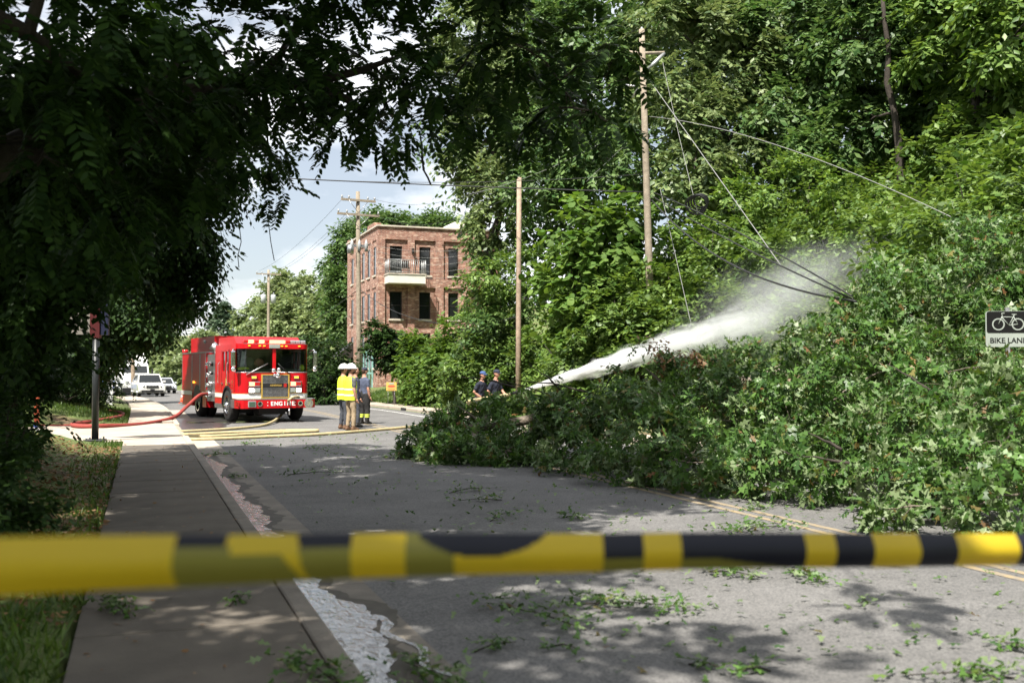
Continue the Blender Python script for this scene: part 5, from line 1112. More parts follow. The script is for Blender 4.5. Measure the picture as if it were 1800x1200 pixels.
# ------------------------------------------------------------------ overhead and left hand trees
def pb(lst, sq=.8):
    o = []
    for px, py, D, r in lst:
        p = P(px, py, D); r = r * .78; o.append((p.x, p.y, p.z, r, r, r * sq))
    return o
def gz(x, y): return (x, y, hill(x, y) - .05)
over = pb([(620, 90, 12, 1.2), (700, 165, 12, 1.1), (790, 150, 11.5, .95), (860, 60, 11, .9), (960, 110, 11.3, .75), (1010, 190, 11.5, .5), (1070, 90, 11, .6), (1070, 215, 12, .35), (930, 200, 12, .6), (800, 225, 12.5, .45), (650, 225, 12.5, .6), (580, 215, 13, .55), (500, 100, 12, 1.2), (400, 90, 11, 1.4), (470, 240, 14, .8), (492, 335, 14, .36), (300, 200, 11, 1.5), (150, 150, 9, 1.5), (50, 60, 8, 1.4), (170, 330, 11, 1.4), (60, 300, 9, 1.3)])
over += pb([(500, -160, 11, 2), (700, -150, 11, 1.4), (880, -130, 10.5, 1.2), (300, -250, 9, 2), (120, -150, 8, 1.8)])
over += [(-3, 3, 7.6, 2.4, 2.4, 1.3), (-1.6, 5.2, 8.2, 2.0, 2.0, 1.2), (-4.5, 0, 7.5, 2.8, 2.8, 1.5), (-1.8, 1.0, 8.6, 1.3, 1.3, .8), (0.4, 8.2, 8.6, 1.9, 1.9, 1.0), (2.2, 4.2, 8.3, .55, .55, .35), (1.2, 2.2, 8.0, .5, .5, .3), (1.6, 11, 9, 2.1, 2.1, 1.1), (3.2, 13.2, 9.3, 1.8, 1.8, 1.0), (-2.5, 9, 9.5, 2.4, 2.4, 1.4)]
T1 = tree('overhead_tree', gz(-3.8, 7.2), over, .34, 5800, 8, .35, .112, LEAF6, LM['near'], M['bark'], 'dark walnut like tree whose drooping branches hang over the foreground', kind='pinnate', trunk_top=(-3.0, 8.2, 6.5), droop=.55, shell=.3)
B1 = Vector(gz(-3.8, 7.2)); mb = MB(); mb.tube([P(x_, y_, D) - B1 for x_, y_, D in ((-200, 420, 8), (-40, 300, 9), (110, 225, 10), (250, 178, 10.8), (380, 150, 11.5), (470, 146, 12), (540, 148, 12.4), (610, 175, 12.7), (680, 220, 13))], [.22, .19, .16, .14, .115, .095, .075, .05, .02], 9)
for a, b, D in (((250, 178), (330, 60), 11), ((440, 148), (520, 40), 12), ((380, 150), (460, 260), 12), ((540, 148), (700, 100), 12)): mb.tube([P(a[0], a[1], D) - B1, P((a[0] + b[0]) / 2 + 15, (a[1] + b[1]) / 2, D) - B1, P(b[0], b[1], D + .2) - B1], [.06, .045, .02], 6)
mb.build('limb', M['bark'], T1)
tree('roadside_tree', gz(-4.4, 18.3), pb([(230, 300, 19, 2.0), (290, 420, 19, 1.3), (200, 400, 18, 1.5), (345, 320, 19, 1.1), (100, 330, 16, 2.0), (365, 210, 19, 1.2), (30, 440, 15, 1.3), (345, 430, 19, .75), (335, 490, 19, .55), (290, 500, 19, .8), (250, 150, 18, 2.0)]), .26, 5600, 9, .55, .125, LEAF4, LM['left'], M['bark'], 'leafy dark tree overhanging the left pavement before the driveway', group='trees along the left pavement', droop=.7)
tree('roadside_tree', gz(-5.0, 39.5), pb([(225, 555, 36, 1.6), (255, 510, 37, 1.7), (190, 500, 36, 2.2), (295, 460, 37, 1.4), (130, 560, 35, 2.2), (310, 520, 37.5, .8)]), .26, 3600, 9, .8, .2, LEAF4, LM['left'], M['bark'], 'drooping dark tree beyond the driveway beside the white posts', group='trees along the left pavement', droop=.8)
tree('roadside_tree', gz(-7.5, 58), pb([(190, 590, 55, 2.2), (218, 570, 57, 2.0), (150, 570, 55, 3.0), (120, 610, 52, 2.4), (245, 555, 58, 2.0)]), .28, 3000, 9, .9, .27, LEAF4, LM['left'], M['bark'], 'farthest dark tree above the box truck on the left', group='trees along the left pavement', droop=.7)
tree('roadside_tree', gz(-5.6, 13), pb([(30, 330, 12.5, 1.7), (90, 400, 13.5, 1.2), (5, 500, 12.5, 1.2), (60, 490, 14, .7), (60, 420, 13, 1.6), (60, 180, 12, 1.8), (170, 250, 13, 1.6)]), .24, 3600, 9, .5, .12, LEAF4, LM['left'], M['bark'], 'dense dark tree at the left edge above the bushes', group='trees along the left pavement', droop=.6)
def shrub(px, py, D, r, label, lm, n=500, size=.10, tpl=LEAF4, k=8, sq=1.0, ln_=.35, name='shrub', group=None, base=None, droop=.3):
    p = P(px, py, D); b_ = base or (p.x, p.y, min(hill(p.x, p.y) - .05, p.z - r * .6))
    hh = p.z - b_[2]
    bl = [(p.x, p.y, p.z, r, r, r * sq), (p.x + r * .5, p.y - r * .3, p.z - r * .45 * sq, r * .7, r * .7, r * .6 * sq), (p.x - r * .55, p.y + .2 * r, p.z - r * .4 * sq, r * .65, r * .65, r * .6 * sq)]
    if hh > r * 1.3: bl.append((p.x, p.y, b_[2] + hh * .4, r * .9, r * .9, hh * .45))
    root = empty(name, b_); tag(root, label, 'shrub', group); B = Vector(b_); l2 = [(q[0] - B.x, q[1] - B.y, q[2] - B.z) + q[3:] for q in bl]
    st = MB()
    for q in l2:
        for _ in range(2): st.tube(limb_path((random.gauss(0, .08), random.gauss(0, .08), -.1), (q[0] + random.gauss(0, .3) * r, q[1] + random.gauss(0, .3) * r, q[2] + q[5] * .4), 6), [.035, .03, .025, .02, .014, .006], 5)
    st.build('stem', M['bark'], root)
    c, d = in_blobs(l2, n, .34, .4, 18); f_ = leaf_mesh('foliage', *sprigs(c, d, k, ln_, size, droop), tpl, lm, root, .3); f_['kind'] = 'stuff'; return root
gl_ = 'bushes under the left trees'
for px, py, D, r, lab in ((0, 650, 16, .75, 'tall dark bush at the left edge above the red marker'), (-5, 735, 12.5, .5, 'low dark bush at the left edge below the marker'), (112, 655, 38, 1.6, 'dark bush behind the sign post by the driveway'), (135, 600, 39, 2.0, 'tall dark bush behind the driveway sign panel'), (5, 560, 15, 1.0, 'upper dark bush at the left edge'), (150, 688, 40, 1.0, 'low dark bush right of the driveway sign post'), (60, 680, 36, 1.4, 'dark bush above the red hose'), (-10, 870, 7.6, .38, 'small weed clump beside the mulch')):
    shrub(px, py, D, r, lab, LM['left'], 420 if r < .6 else 620, .075 if D < 14 else .12, group=gl_)
# the tree behind the viewer whose shade lies over the pavement and the near lane
sh = [(-6 + 1.9 * i + .3 * math.sin(3 * j), -4.5 + 2.1 * j + .4 * math.sin(i * 2), 8.6 + .7 * math.sin(i * 1.7 + j), 1.5, 1.5, .8) for i in range(3) for j in range(6)] + [(-1.0, 6.2, 9, 1.2, 1.2, .7), (-.6, 8, 9.4, 1.3, 1.3, .7)]
sh += [(-2.6 + 1.5 * i, 6.6 + 1.75 * j, 10.2 + .5 * math.sin(i + j), 1.15, 1.15, .55) for i in range(6) for j in range(6) if (i, j) not in ((4, 0), (3, 0), (4, 1), (5, 0), (5, 1))]
sh += [(-7 + 2 * i, 8 + 2 * j, 9.6 + .4 * math.sin(i * j), 1.4, 1.4, .7) for i in range(3) for j in range(4)]
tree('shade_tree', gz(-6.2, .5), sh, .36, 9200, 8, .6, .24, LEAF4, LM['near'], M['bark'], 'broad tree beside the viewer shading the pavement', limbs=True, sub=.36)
# wood behind, far back on both sides: one mass nobody could count
wl = []
for i in range(16): y_ = 4 + i * 6.5; wl.append((-13 - 2 * math.sin(i * 2.1) + dx(y_), y_, 5 + math.sin(i * 1.3), 3.6, 4.2, 6.5))
for i in range(10): y_ = 14 + i * 10; wl.append((-18 + dx(y_), y_, 13, 4.5, 5, 5))
for i in range(14):
    y_ = -6 + i * 5.0
    if 17 < y_ < 29: continue
    wl.append((-9.5 + math.sin(i * 1.9), y_, 12.5, 3.2, 3.2, 3.2))
c, d = in_blobs(wl, 6600, .28, .3, 40); o = leaf_mesh('woodland', *sprigs(c, d, 6, 1.2, .42, .4), LEAF4, LM['left']); tag(o, 'dark woodland massed behind the left pavement', 'woodland', kind='stuff')
# ------------------------------------------------------------------ the overgrown bank on the right
n = 20000; X = rng.uniform(12.3, 30, n); Y = rng.uniform(9, 50, n)
mz = .55 + .55 * np.sin(X * .9 + 1.3 * np.sin(Y * .6)) * np.sin(Y * .75 + 1.1 * np.sin(X * .5))
grow = np.clip((X - 12.3) / 2, .15, 1)
keep = ~((Y > 36) & (X < 15.5 + (Y - 36) * .35)); X, Y, mz, grow = X[keep], Y[keep], mz[keep], grow[keep]
Z = np.array([hill(a, b) for a, b in zip(X, Y)]) + rng.uniform(.0, 1, len(X)) * mz * grow * 1.3 + .05
c = np.stack([X, Y, Z], 1); d = nrm(np.stack([rng.normal(-.6, .6, len(X)), rng.normal(0, .6, len(X)), rng.normal(.5, .4, len(X))], 1))
o = leaf_mesh('vine_cover', *sprigs(c, d, 6, .45, .17, .2), LEAF4, LM['vine']); tag(o, 'tangled vines covering the steep bank', 'vines', kind='stuff')
def htree(px, D, lab, lst, lm, r0=.22, n=2600, size=.26, bark='bark', sq=.85, base_py=520, **kw):
    p = P(px, base_py, D); b_ = (p.x, p.y, hill(p.x, p.y) - .1)
    return tree('hillside_tree', b_, pb(lst, sq), r0, int(n * .85), 8, .85, size * 1.06, LEAF4, lm, M[bark], lab, group='trees on the overgrown bank', droop=.45, **kw)
htree(860, 51, 'olive tinted tall tree at the left end of the bank behind the brick building', [(850, 50, 52, 3.6), (815, 150, 52, 2.2), (900, 150, 50, 3.2), (850, 250, 50, 2.6), (815, 300, 50, 1.5), (880, 330, 48, 2.2), (930, 50, 50, 3.4), (860, 400, 47, 1.6)], LM['hill_olive'], .3, 4000)
htree(1025, 44, 'dark tree behind the short pole and bright shrubs', [(1010, 60, 44, 3.2), (1060, 160, 44, 3.0), (960, 210, 46, 2.6), (1000, 280, 42, 2.2), (1080, 280, 40, 2.0), (950, 330, 42, 1.8), (1120, 40, 44, 3)], LM['hill'], .3, 3800)
htree(1235, 40, 'vine draped tree right of the tall leaning pole', [(1200, 60, 40, 2.8), (1280, 120, 40, 2.6), (1230, 220, 38, 2.2), (1300, 250, 38, 2.0), (1190, 150, 38, 1.8), (1220, 300, 36, 1.7), (1320, 20, 41, 2.4)], LM['hill_olive'], .26, 3600)
htree(1415, 39, 'shaded tree behind the pale slanting wire', [(1400, 60, 40, 3.0), (1450, 160, 38, 2.4), (1380, 200, 38, 2.0), (1430, 270, 36, 1.6), (1480, 20, 40, 2.6)], LM['hill'], .26, 3200)
htree(1590, 34, 'tall tree with bare dark trunk on the upper bank', [(1530, 70, 36, 2.2), (1640, 80, 36, 2.2), (1640, 210, 36, 1.6), (1500, 230, 36, 1.6), (1570, -40, 36, 2.4)], LM['hill'], .15, 3200, trunk_top=tuple(P(1550, -20, 34)), base_py=300)
htree(1700, 32, 'broad green tree at the upper right', [(1700, 70, 33, 2.6), (1760, 180, 32, 2.2), (1690, 250, 32, 1.8), (1800, 60, 30, 2.2), (1800, 270, 28, 1.8), (1730, -30, 32, 2.5)], LM['vine'], .24, 3600)
wl = []
for px in range(860, 2000, 75):
    for py in (-60, 90, 230): p = P(px + random.uniform(-20, 20), py + random.uniform(-20, 20), 62 - (px - 860) * .018); wl.append((p.x, p.y, p.z, 4.2, 4.2, 3.4))
for px in range(890, 1420, 60):
    for py in (350, 450): p = P(px, py, 50 - (px - 890) * .018); wl.append((p.x, p.y, p.z, 2.6, 2.6, 2.2))
c, d = in_blobs(wl, 8200, .28, .3, 40); o = leaf_mesh('woodland', *sprigs(c, d, 6, 1.3, .45, .4), LEAF4, LM['hill']); tag(o, 'sunlit woodland rising behind the right bank', 'woodland', kind='stuff')
gb = 'vine mounds and shrubs on the bank'
mounds = [(1300, 385, 33, 1.7, 'vine mound above the coil of cable'), (1400, 355, 32, 1.7, 'reddish green mound under the shaded tree'), (1500, 385, 30, 1.8, 'vine mound left of the bare trunk'), (1610, 375, 27, 1.8, 'vine mound below the bare dark trunk'), (1715, 345, 25, 1.7, 'tall vine mound at the end of the slanting wire'), (1790, 370, 21, 1.6, 'vine mound at the right edge'), (1650, 445, 21, 1.4, 'vine mound above the bike sign'), (1250, 430, 32, 1.4, 'vine mound below the cable coil'), (1360, 455, 29, 1.2, 'vine mound behind the mist')]
for px, py, D, r, lab in mounds: shrub(px, py, D, r, lab, LM['vine'], 800, .19, k=7, sq=.8, ln_=.55, name='vine_mound', group=gb)
bank = [(1100, 545, 32, 1.3, 'light green shrub right of the short pole above the water jet', 'vine'), (1185, 500, 31, 1.3, 'shrub at the foot of the tall leaning pole', 'vine'), (1030, 590, 33, 1.5, 'shrub behind the start of the water jet', 'vine'), (1150, 610, 30, 1.3, 'shrub directly behind the white water jet', 'vine'), (960, 610, 39.5, 1.5, 'shrub right of the short brown pole', 'vine'), (880, 570, 41, 1.6, 'tall shrub left of the short brown pole', 'hill'), (880, 480, 41, 1.4, 'upper shrub left of the short brown pole', 'vine'), (845, 630, 41, 1.3, 'shrub above the hose crew', 'vine'), (1240, 570, 29, 1.4, 'shrub behind the middle of the jet', 'vine'), (1330, 570, 28, 1.4, 'shrub behind the end of the jet', 'vine')]
for px, py, D, r, lab, lm in bank: shrub(px, py, D, r, lab, LM[lm], 800, .19, k=7, ln_=.5, name='bank_shrub', group=gb)
big = [(1015, 400, 34, 1.25, 'bright broad leaved sapling beside the short pole'), (1065, 430, 33, 1.25, 'bright broad leaved sapling left of the tall pole'), (1000, 470, 35, 1.1, 'lower bright broad leaved sapling near the short pole'), (1095, 370, 33, 1.0, 'topmost bright broad leaved sapling by the tall pole'), (1040, 510, 33, 1.1, 'bright broad leaved sapling under the taller ones')]
for px, py, D, r, lab in big: shrub(px, py, D, r, lab, LM['bright'], 260, .25, LEAFR, 5, .9, .6, 'broadleaf_sapling', 'bright saplings on the bank', droop=.5)
for px, py, D, r, lab, lm in ((810, 612, 45, 1.3, 'bright bush hiding the right end of the brick building', 'bright'), (765, 635, 46, 1.1, 'yellow green bush below the brick building', 'bright'), (735, 620, 48, .9, 'bright bush under the balcony', 'bright'), (822, 650, 42, 1.1, 'dusty green bush left of the hose crew', 'vine'), (858, 560, 46, 1.3, 'feathery green bush climbing the building corner', 'vine'), (578, 650, 54, 1.5, 'dark rounded bush right of the fire engine', 'left'), (555, 640, 60, 1.6, 'dark bush behind the fire engine mirror', 'left')):
    shrub(px, py, D, r, lab, LM[lm], 620, .24, k=7, ln_=.55, name='verge_shrub', group='bushes below the brick building')
p = P(690, 660, 50); tree('small_tree', (p.x, p.y, hill(p.x, p.y)), pb([(690, 600, 50, .9), (665, 580, 50, .7), (715, 615, 50, .8), (680, 630, 50, .8), (655, 610, 50, .6)]), .09, 700, 7, .5, .22, LEAF4, LM['left'], M['bark'], 'small dark tree before the corner of the brick building')
# ------------------------------------------------------------------ far trees
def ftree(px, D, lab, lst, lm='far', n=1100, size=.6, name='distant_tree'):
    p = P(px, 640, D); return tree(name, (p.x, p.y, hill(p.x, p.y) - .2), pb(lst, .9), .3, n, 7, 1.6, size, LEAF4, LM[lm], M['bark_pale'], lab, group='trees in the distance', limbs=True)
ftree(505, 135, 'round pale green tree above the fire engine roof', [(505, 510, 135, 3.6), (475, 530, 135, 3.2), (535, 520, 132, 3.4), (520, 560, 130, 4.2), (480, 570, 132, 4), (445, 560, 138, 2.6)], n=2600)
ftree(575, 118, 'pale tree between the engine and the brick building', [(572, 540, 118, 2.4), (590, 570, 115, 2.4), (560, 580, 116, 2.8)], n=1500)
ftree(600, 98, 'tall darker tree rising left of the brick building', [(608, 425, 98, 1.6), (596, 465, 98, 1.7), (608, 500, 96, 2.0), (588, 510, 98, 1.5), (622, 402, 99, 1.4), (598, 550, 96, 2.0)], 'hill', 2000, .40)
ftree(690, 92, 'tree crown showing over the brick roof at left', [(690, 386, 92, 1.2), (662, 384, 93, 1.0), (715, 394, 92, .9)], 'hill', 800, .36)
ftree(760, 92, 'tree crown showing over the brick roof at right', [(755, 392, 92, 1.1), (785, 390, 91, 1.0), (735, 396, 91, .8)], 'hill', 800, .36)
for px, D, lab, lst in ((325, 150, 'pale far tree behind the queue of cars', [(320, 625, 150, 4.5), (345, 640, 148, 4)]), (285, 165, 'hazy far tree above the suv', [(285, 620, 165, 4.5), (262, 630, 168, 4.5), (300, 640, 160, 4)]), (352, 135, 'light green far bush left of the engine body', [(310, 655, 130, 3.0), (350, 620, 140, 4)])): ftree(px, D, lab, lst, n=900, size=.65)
# pine: whorls of drooping boughs
pp = P(392, 640, 145); pz = hill(pp.x, pp.y); ptop = P(392, 530, 145).z; pine = empty('pine_tree', (pp.x, pp.y, pz)); tag(pine, 'grey green pine left of the distant transformer pole', 'tree', 'trees in the distance')
MB().tube([(0, 0, -.2), (0, 0, ptop - pz)], [.3, .05], 8).build('trunk', M['bark_pale'], pine); cs, ds = [], []
for i in range(900):
    t_ = random.random() ** .8; z_ = (ptop - pz) * (.25 + .75 * t_); a = random.uniform(0, 6.283); rr_ = (1 - t_) * 4.6 * random.random() ** .5 + .15
    cs.append((rr_ * math.cos(a), rr_ * math.sin(a), z_ - rr_ * .12)); ds.append((math.cos(a), math.sin(a), .1))
f_ = leaf_mesh('crown', *sprigs(np.array(cs), np.array(ds), 8, 1.1, .5, .2), LEAF4, LM['pine'], pine); f_['kind'] = 'stuff'
# ------------------------------------------------------------------ the fallen tree across the road
fb = pb([(738, 785, 20.2, .7), (790, 765, 20, .9), (850, 745, 19.8, 1.05), (930, 750, 19.2, 1.2), (760, 810, 19, .6), (830, 805, 18.8, .7), (900, 800, 18.6, .7), (1020, 755, 18.5, 1.15), (1000, 810, 17, .8), (1110, 750, 17.5, 1.25), (1100, 815, 15.5, .95), (1200, 740, 17, 1.35), (1210, 815, 14.8, 1.1), (1290, 740, 16.5, 1.4), (1320, 825, 13.8, 1.05), (1390, 740, 15.5, 1.45), (1420, 815, 13.3, 1.0), (1390, 660, 17.5, 1.35), (1470, 700, 15, 1.4), (1480, 610, 16.5, 1.3), (1560, 650, 15.5, 1.4), (1590, 550, 16.5, 1.35), (1640, 660, 14.6, 1.15), (1680, 520, 17, 1.5), (1770, 470, 17.5, 1.7), (1560, 850, 12, .75), (1640, 835, 11.6, .85), (1740, 820, 11.2, 1.0), (1590, 750, 13.2, 1.2), (1690, 740, 12.8, 1.15), (1790, 745, 11.8, 1.15), (1860, 640, 14.8, 1.1), (1830, 860, 10.2, .9), (1560, 895, 10.8, .4), (1700, 895, 10.2, .5), (1290, 665, 18.5, 1.15), (1180, 670, 19, .85), (1850, 500, 17, 1.8), (1680, 600, 16.2, 1.3), (1780, 590, 16.4, 1.3), (1775, 652, 13.0, .5)], .8)
fb = [(x, y, max(z, r2 * .55), r0, r1, r2) for x, y, z, r0, r1, r2 in fb]
ft = empty('fallen_tree', (14.5, 17.5, 1.2)); tag(ft, 'uprooted oak lying across the road, its leafy crown filling it', 'fallen tree'); FB = Vector((14.5, 17.5, 1.2))
tp = [Vector(q) - FB for q in ((16.5, 20.5, 2.6), (14, 18.6, 1.9), (11.5, 17.2, 1.45), (9, 16.6, 1.2), (7.2, 17.4, .9), (6, 18.6, .6))]
MB().tube(tp, [.34, .30, .25, .19, .12, .05], 12).build('trunk', M['bark_pale'], ft)
grow_limbs(ft, tp, [(x - FB.x, y - FB.y, z - FB.z, r0, r1, r2) for x, y, z, r0, r1, r2 in fb], .22, M['bark_pale'])
c, d = in_blobs([q + (q[3] * q[4] * (1.7 if q[1] > 16 else 1),) for q in fb], 7900, .36, .68, 26); c[:, 2] = np.maximum(c[:, 2], .06); c -= np.array(FB)
a = list(whorls(c, d, 8, .22, .18, .28)); a[0][:, 2] = np.maximum(a[0][:, 2], -FB.z + .03)
f_ = leaf_mesh('crown', *a, OAK, LM['fallen'], ft, .5); f_['kind'] = 'stuff'
for a_, b_, D in (((905, 680), (800, 660), 20), ((980, 700), (890, 690), 19.5), ((1000, 705), (868, 665), 19.7), ((1040, 690), (900, 668), 19.3), ((990, 690), (930, 640), 19.4), ((1090, 640), (1050, 700), 18.6), ((1450, 830), (1370, 790), 12.6), ((1500, 815), (1400, 800), 12.4), ((1480, 790), (1420, 760), 12.6), ((1640, 690), (1560, 640), 13.4), ((1180, 800), (1110, 770), 14.6)): MB().tube(limb_path(P(a_[0], a_[1], D) - FB, P(b_[0], b_[1], D + .3) - FB, 7, .02), [.024, .021, .018, .015, .012, .008, .004], 6).build('bare_branch', M['bark'], ft)
c, d = in_blobs(pb([(1160, 612, 18.3, .28), (1210, 620, 18.2, .3), (1250, 640, 18.2, .22), (1260, 700, 17, .45), (1080, 650, 18.6, .12)]), 60, .4, .2, 8); f_ = leaf_mesh('dead_leaves', *sprigs(c - np.array(FB), d, 7, .35, .13, .3), OAK, LM['brown'], ft, .6); f_['kind'] = 'stuff'
c, d = in_blobs(pb([(1120, 610, 18.5, .2), (1090, 650, 18.5, .2), (1110, 680, 18.3, .25), (990, 680, 19.4, .16), (1200, 375, 19, .01), (640, 800, 20, .05)]), 45, .4, .2, 8); f_ = leaf_mesh('crown_tips', *sprigs(c - np.array(FB), d, 7, .35, .14, .3), OAK, LM['fallen'], ft, .6); f_['kind'] = 'stuff'
# ------------------------------------------------------------------ leaf litter and broken sprigs
def sprig_thing(x, y, z, n, r, label, group, size=.14):
    root = empty('leaf_sprig', (x, y, z)); tag(root, label, 'leaf sprig', group); a_ = random.uniform(0, 6.28)
    n = int(n * 2.2); st = MB(); e = Vector((math.cos(a_) * r, math.sin(a_) * r, .02)); st.tube([-e + Vector((0, 0, .012)), (0, 0, .03), e], [.006, .005, .003], 5); st.build('twig', M['bark'], root)
    t_ = rng.uniform(-1, 1, n); c = np.stack([e.x * t_ + rng.normal(0, r * .28, n), e.y * t_ + rng.normal(0, r * .28, n), rng.uniform(.015, .04 + r * .12, n)], 1)
    fw = rng.normal(0, 1, (n, 3)); fw[:, 2] = rng.normal(.0, .18, n); no = rng.normal(0, .35, (n, 3)); no[:, 2] += 1.0
    no[rng.random(n) < .25] *= -1
    f_ = leaf_mesh('leaves', c, fw, no, size * rng.uniform(.6, 1.2, n), OAK, LM['fallen'], root, .6); return root
named = [(950, 1085, 60, .50, 'long flattened leafy branch on the road below the tape'), (1110, 1065, 70, .42, 'pale leafy branch lying right of the long flattened one'), (870, 1138, 14, .14, 'small leafy sprig beside the gutter water'), (1420, 1015, 34, .26, 'leafy clump just below the black part of the tape'), (1290, 1010, 30, .25, 'leafy clump left of the pale one under the tape'), (1010, 910, 22, .18, 'upright dark sprig on the shaded asphalt above the tape'), (1330, 893, 20, .16, 'bright sprig at the foot of the fallen crown'), (1330, 930, 60, .45, 'leaf pile on the yellow line touching the tape edge'), (560, 832, 24, .5, 'broken branch on the shaded lane left of the crown'), (690, 805, 36, .35, 'leafy sprig by the tip of the fallen crown'), (385, 800, 34, .35, 'leafy debris at the head of the gutter stream'), (840, 880, 24, .35, 'flat leaf cluster on the shaded lane'), (820, 862, 20, .3, 'leaf cluster nearer the crown on the shaded lane'), (880, 908, 18, .3, 'leaf cluster left of the upright sprig'), (415, 838, 14, .16, 'dark sprig floating in the gutter'), (200, 1068, 30, .22, 'dark leaf clump on the grass edge under the tape'), (415, 1058, 10, .10, 'tiny sprig on the pavement slab below the tape'), (560, 1185, 44, .32, 'leafy branch on the kerb at the bottom edge'), (760, 1190, 40, .30, 'leafy branch in the gutter at the bottom edge'), (1240, 1172, 10, .12, 'small pale sprig near the bottom of the road'), (1330, 1180, 8, .1, 'tiny sprig right of the small pale one at the bottom'), (1690, 1190, 34, .3, 'leafy clump at the bottom right of the road'), (1785, 1140, 14, .14, 'dark sprig at the right edge of the road'), (990, 1140, 8, .12, 'flat leaf pair in the dappled shade'), (1520, 1060, 5, .08, 'lone dark leaves on the sunny asphalt'), (235, 815, 8, .12, 'sprig on the far pavement slabs'), (440, 780, 20, .3, 'leaf scraps on the lane before the doubled hose'), (560, 790, 18, .4, 'scattered leaf scraps on the lane in the sun')]
for px, py, n_, r_, lab in named:
    zz = .012 if px > 650 or py < 830 else .125
    if (px, py) in ((385, 800), (415, 838), (760, 1190), (440, 780), (560, 790), (560, 832)): zz = .014
    if px == 200: zz = .14
    p = G(px, py, zz); sprig_thing(p.x, p.y, zz, n_, r_, lab, 'broken leafy sprigs on the ground', .105)
n = 3600; X = rng.uniform(1.8, 10, n); Y = 5 + 23 * rng.random(n) ** 1.3; sel = rng.random(n) < (.12 + .55 * (X > 2.6) * (Y < 12) + .35 * (Y > 12)); X, Y = X[sel], Y[sel]
c = np.stack([X, Y, np.full(len(X), .012)], 1); fw = rng.normal(0, 1, (len(X), 3)); fw[:, 2] = np.abs(rng.normal(0, .1, len(X))); no = rng.normal(0, .25, (len(X), 3)); no[:, 2] += 1; no[rng.random(len(X)) < .3] *= -1
c[:, 2] += .02; o = leaf_mesh('leaf_litter', c, fw, no, rng.uniform(.05, .13, len(X)), OAK, LM['fallen'], None, .7); tag(o, 'single torn leaves strewn over the asphalt', 'leaves', kind='stuff')
n = 260; X = rng.uniform(-.36, 1.0, n); Y = rng.uniform(3.5, 24, n); c = np.stack([X, Y, np.full(n, .135)], 1); fw = rng.normal(0, 1, (n, 3)); fw[:, 2] *= .1; no = rng.normal(0, .25, (n, 3)); no[:, 2] += 1
o = leaf_mesh('leaf_litter', c, fw, no, rng.uniform(.02, .06, n), LEAF6, LM['brown'], None, .7); tag(o, 'small dry leaves scattered on the pavement slabs', 'leaves', kind='stuff')
n = 9000; X = rng.uniform(-3.6, -.36, n); Y = rng.uniform(7, 23, n); c = np.stack([X, Y, np.array([hill(a_, b_) for a_, b_ in zip(X, Y)]) + rng.uniform(.02, .06, n)], 1); fw = rng.normal(0, 1, (n, 3)); fw[:, 2] *= .2; no = rng.normal(0, .4, (n, 3)); no[:, 2] += 1
o = leaf_mesh('mulch', c, fw, no, rng.uniform(.03, .10, n), LEAF4, LM['brown'], None, .7); tag(o, 'brown leaf mulch under the left bushes', 'mulch', kind='stuff')
# ------------------------------------------------------------------ grass
BLADE = (np.array([(-.06, 0, 0), (.06, 0, 0), (.035, .55, -.05), (0, 1, -.25)], float), [(0, 1, 2), (0, 2, 3)])
def grass(name, xs, ys, n, h, label, dens=None):
    X = rng.uniform(*xs, n); Y = rng.uniform(*ys, n)
    if dens is not None: k_ = dens(X, Y); X, Y = X[k_], Y[k_]
    n = len(X); XX = X + np.array([dx(b_) for b_ in Y]); c = np.stack([XX, Y, np.array([hill(a_, b_) for a_, b_ in zip(XX, Y)]) - .01], 1)
    fw = rng.normal(0, .45, (n, 3)); fw[:, 2] = 1; no = rng.normal(0, 1, (n, 3)); no[:, 2] = 0
    o = leaf_mesh(name, c, fw, no, h * rng.uniform(.5, 1.3, n), BLADE, LM['grass'], None, .5); tag(o, label, 'grass', kind='stuff')
pat = lambda X, Y: rng.random(len(X)) < np.where(Y < 7.6, np.clip((-.36 - X) * 6, .15, 1), np.clip(.6 - .75 * (-.36 - X), .0, .5) * (.35 + .65 * (np.sin(Y * 1.1) > -.3)))
grass('lawn_grass', (-2.4, -.36), (3.0, 24.5), 26000, .12, 'dark grass strip along the left pavement edge', pat)
grass('lawn_grass', (11.85, 17), (36, 62), 26000, .16, 'sunlit grass on the bank below the brick building')
grass('lawn_grass', (-3, -.40), (34, 46), 6000, .14, 'grass beside the far left pavement and white posts')
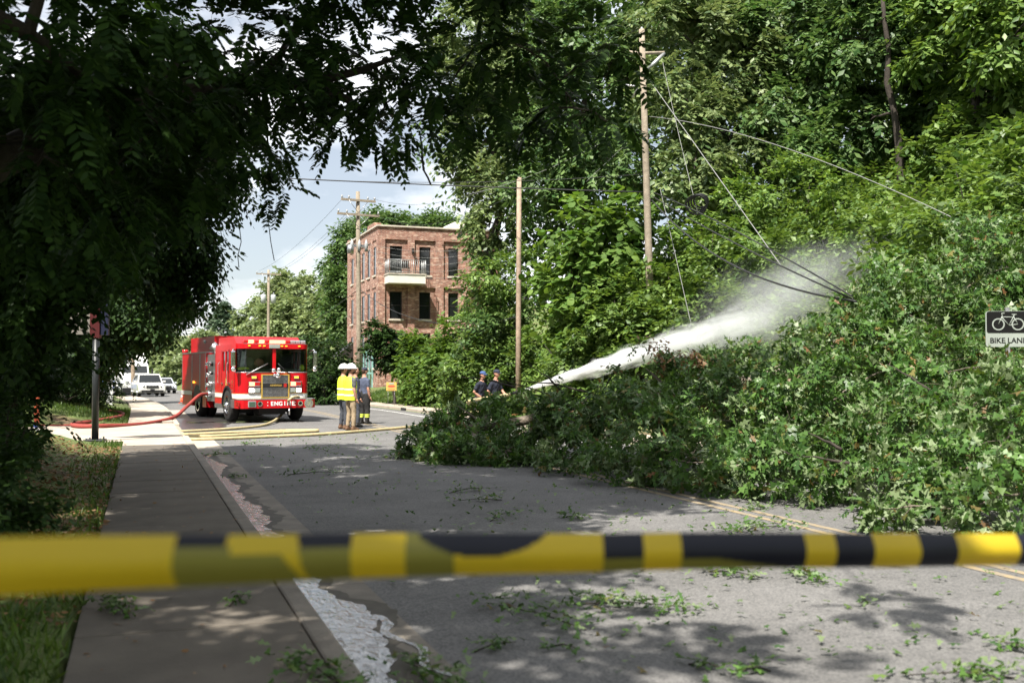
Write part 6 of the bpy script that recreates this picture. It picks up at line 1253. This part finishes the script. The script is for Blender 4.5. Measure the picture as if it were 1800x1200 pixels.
# ------------------------------------------------------------------ caution tape across the view
M['tape_y'] = leaf_mat('tape_yellow', (.50, .37, .02), (.50, .37, .02), trans=.35, rough=.35); M['tape_o'] = leaf_mat('tape_printed_through', (.17, .16, .03), (.17, .16, .03), trans=.3, rough=.35); M['tape_k'] = mat('tape_black_print', (.006, .007, .014), .5, spec=.2)
ctl = [(-700, 1020, .95, 0), (-60, 997, 1.30, 0), (300, 985, 1.5, .1), (600, 977, 1.72, .15), (900, 972, 1.95, .1), (1200, 968, 2.12, .0), (1500, 966, 2.28, -.1), (1860, 965, 2.50, 0), (2600, 960, 2.9, 0)]
TN, TV = 700, 20; tv, tf, tm = [], [], []
pxs = np.linspace(-700, 2600, TN + 1)
def tape_mat(px, v):                                        # v: 0 top .. 1 bottom
    if px < 315: return 0
    if px < 405: return 2 if v < .22 else 1
    if px < 480 + 60 * v: return 1 if v > .35 else (1 if px < 412 else 0) if v > .18 else 0
    if px < 525 + 20 * v: return 0
    if px < 622: return 2 if v < .24 else 1
    if px < 715: return 0
    if px < 960:
        e = .52 * math.sin(max(0, min(1, (px - 735) / 225)) * math.pi) ** .7
        return 2 if v < e else (1 if px < 800 else 0)
    if px < 1060: return 0
    if px < 1130: return 2 if v < .62 else 1
    if px < 1193: return 0
    if px < 1412: return 2 if v < .66 + .4 * max(0, (px - 1260) / 150) else 1
    if px < 1466: return 0
    if px < 1532: return 2
    if px < 1612: return 0
    if px < 1674: return 2
    if px < 1786: return 0
    return 2 if int((px - 1786) / 75) % 2 == 0 else 0
for i, px in enumerate(pxs):
    py = np.interp(px, [c_[0] for c_ in ctl], [c_[1] for c_ in ctl]); D = np.interp(px, [c_[0] for c_ in ctl], [c_[2] for c_ in ctl])
    q = P(float(px), float(py), float(D)); 
    for j in range(TV + 1):
        v = j / TV - .5; tv.append(q + Vector((0, 0, -v * .076)) + Vector((_f.x, _f.y, 0)) * (.03 * math.cos(v * 3.0) * -1 + .004 * math.sin(px * .011)))
for i in range(TN):
    for j in range(TV): tf.append((i * (TV + 1) + j, i * (TV + 1) + j + 1, (i + 1) * (TV + 1) + j + 1, (i + 1) * (TV + 1) + j)); tm.append(tape_mat((pxs[i] + pxs[i + 1]) / 2, (j + .5) / TV))
tb = MB(); tb.v = [tuple(q) for q in tv]; tb.f = tf; tb.m = tm; tb.sm = [True] * len(tf)
tag(tb.build('caution_tape', [M['tape_y'], M['tape_o'], M['tape_k']]), 'yellow and black caution tape stretched across the foreground', 'caution tape')
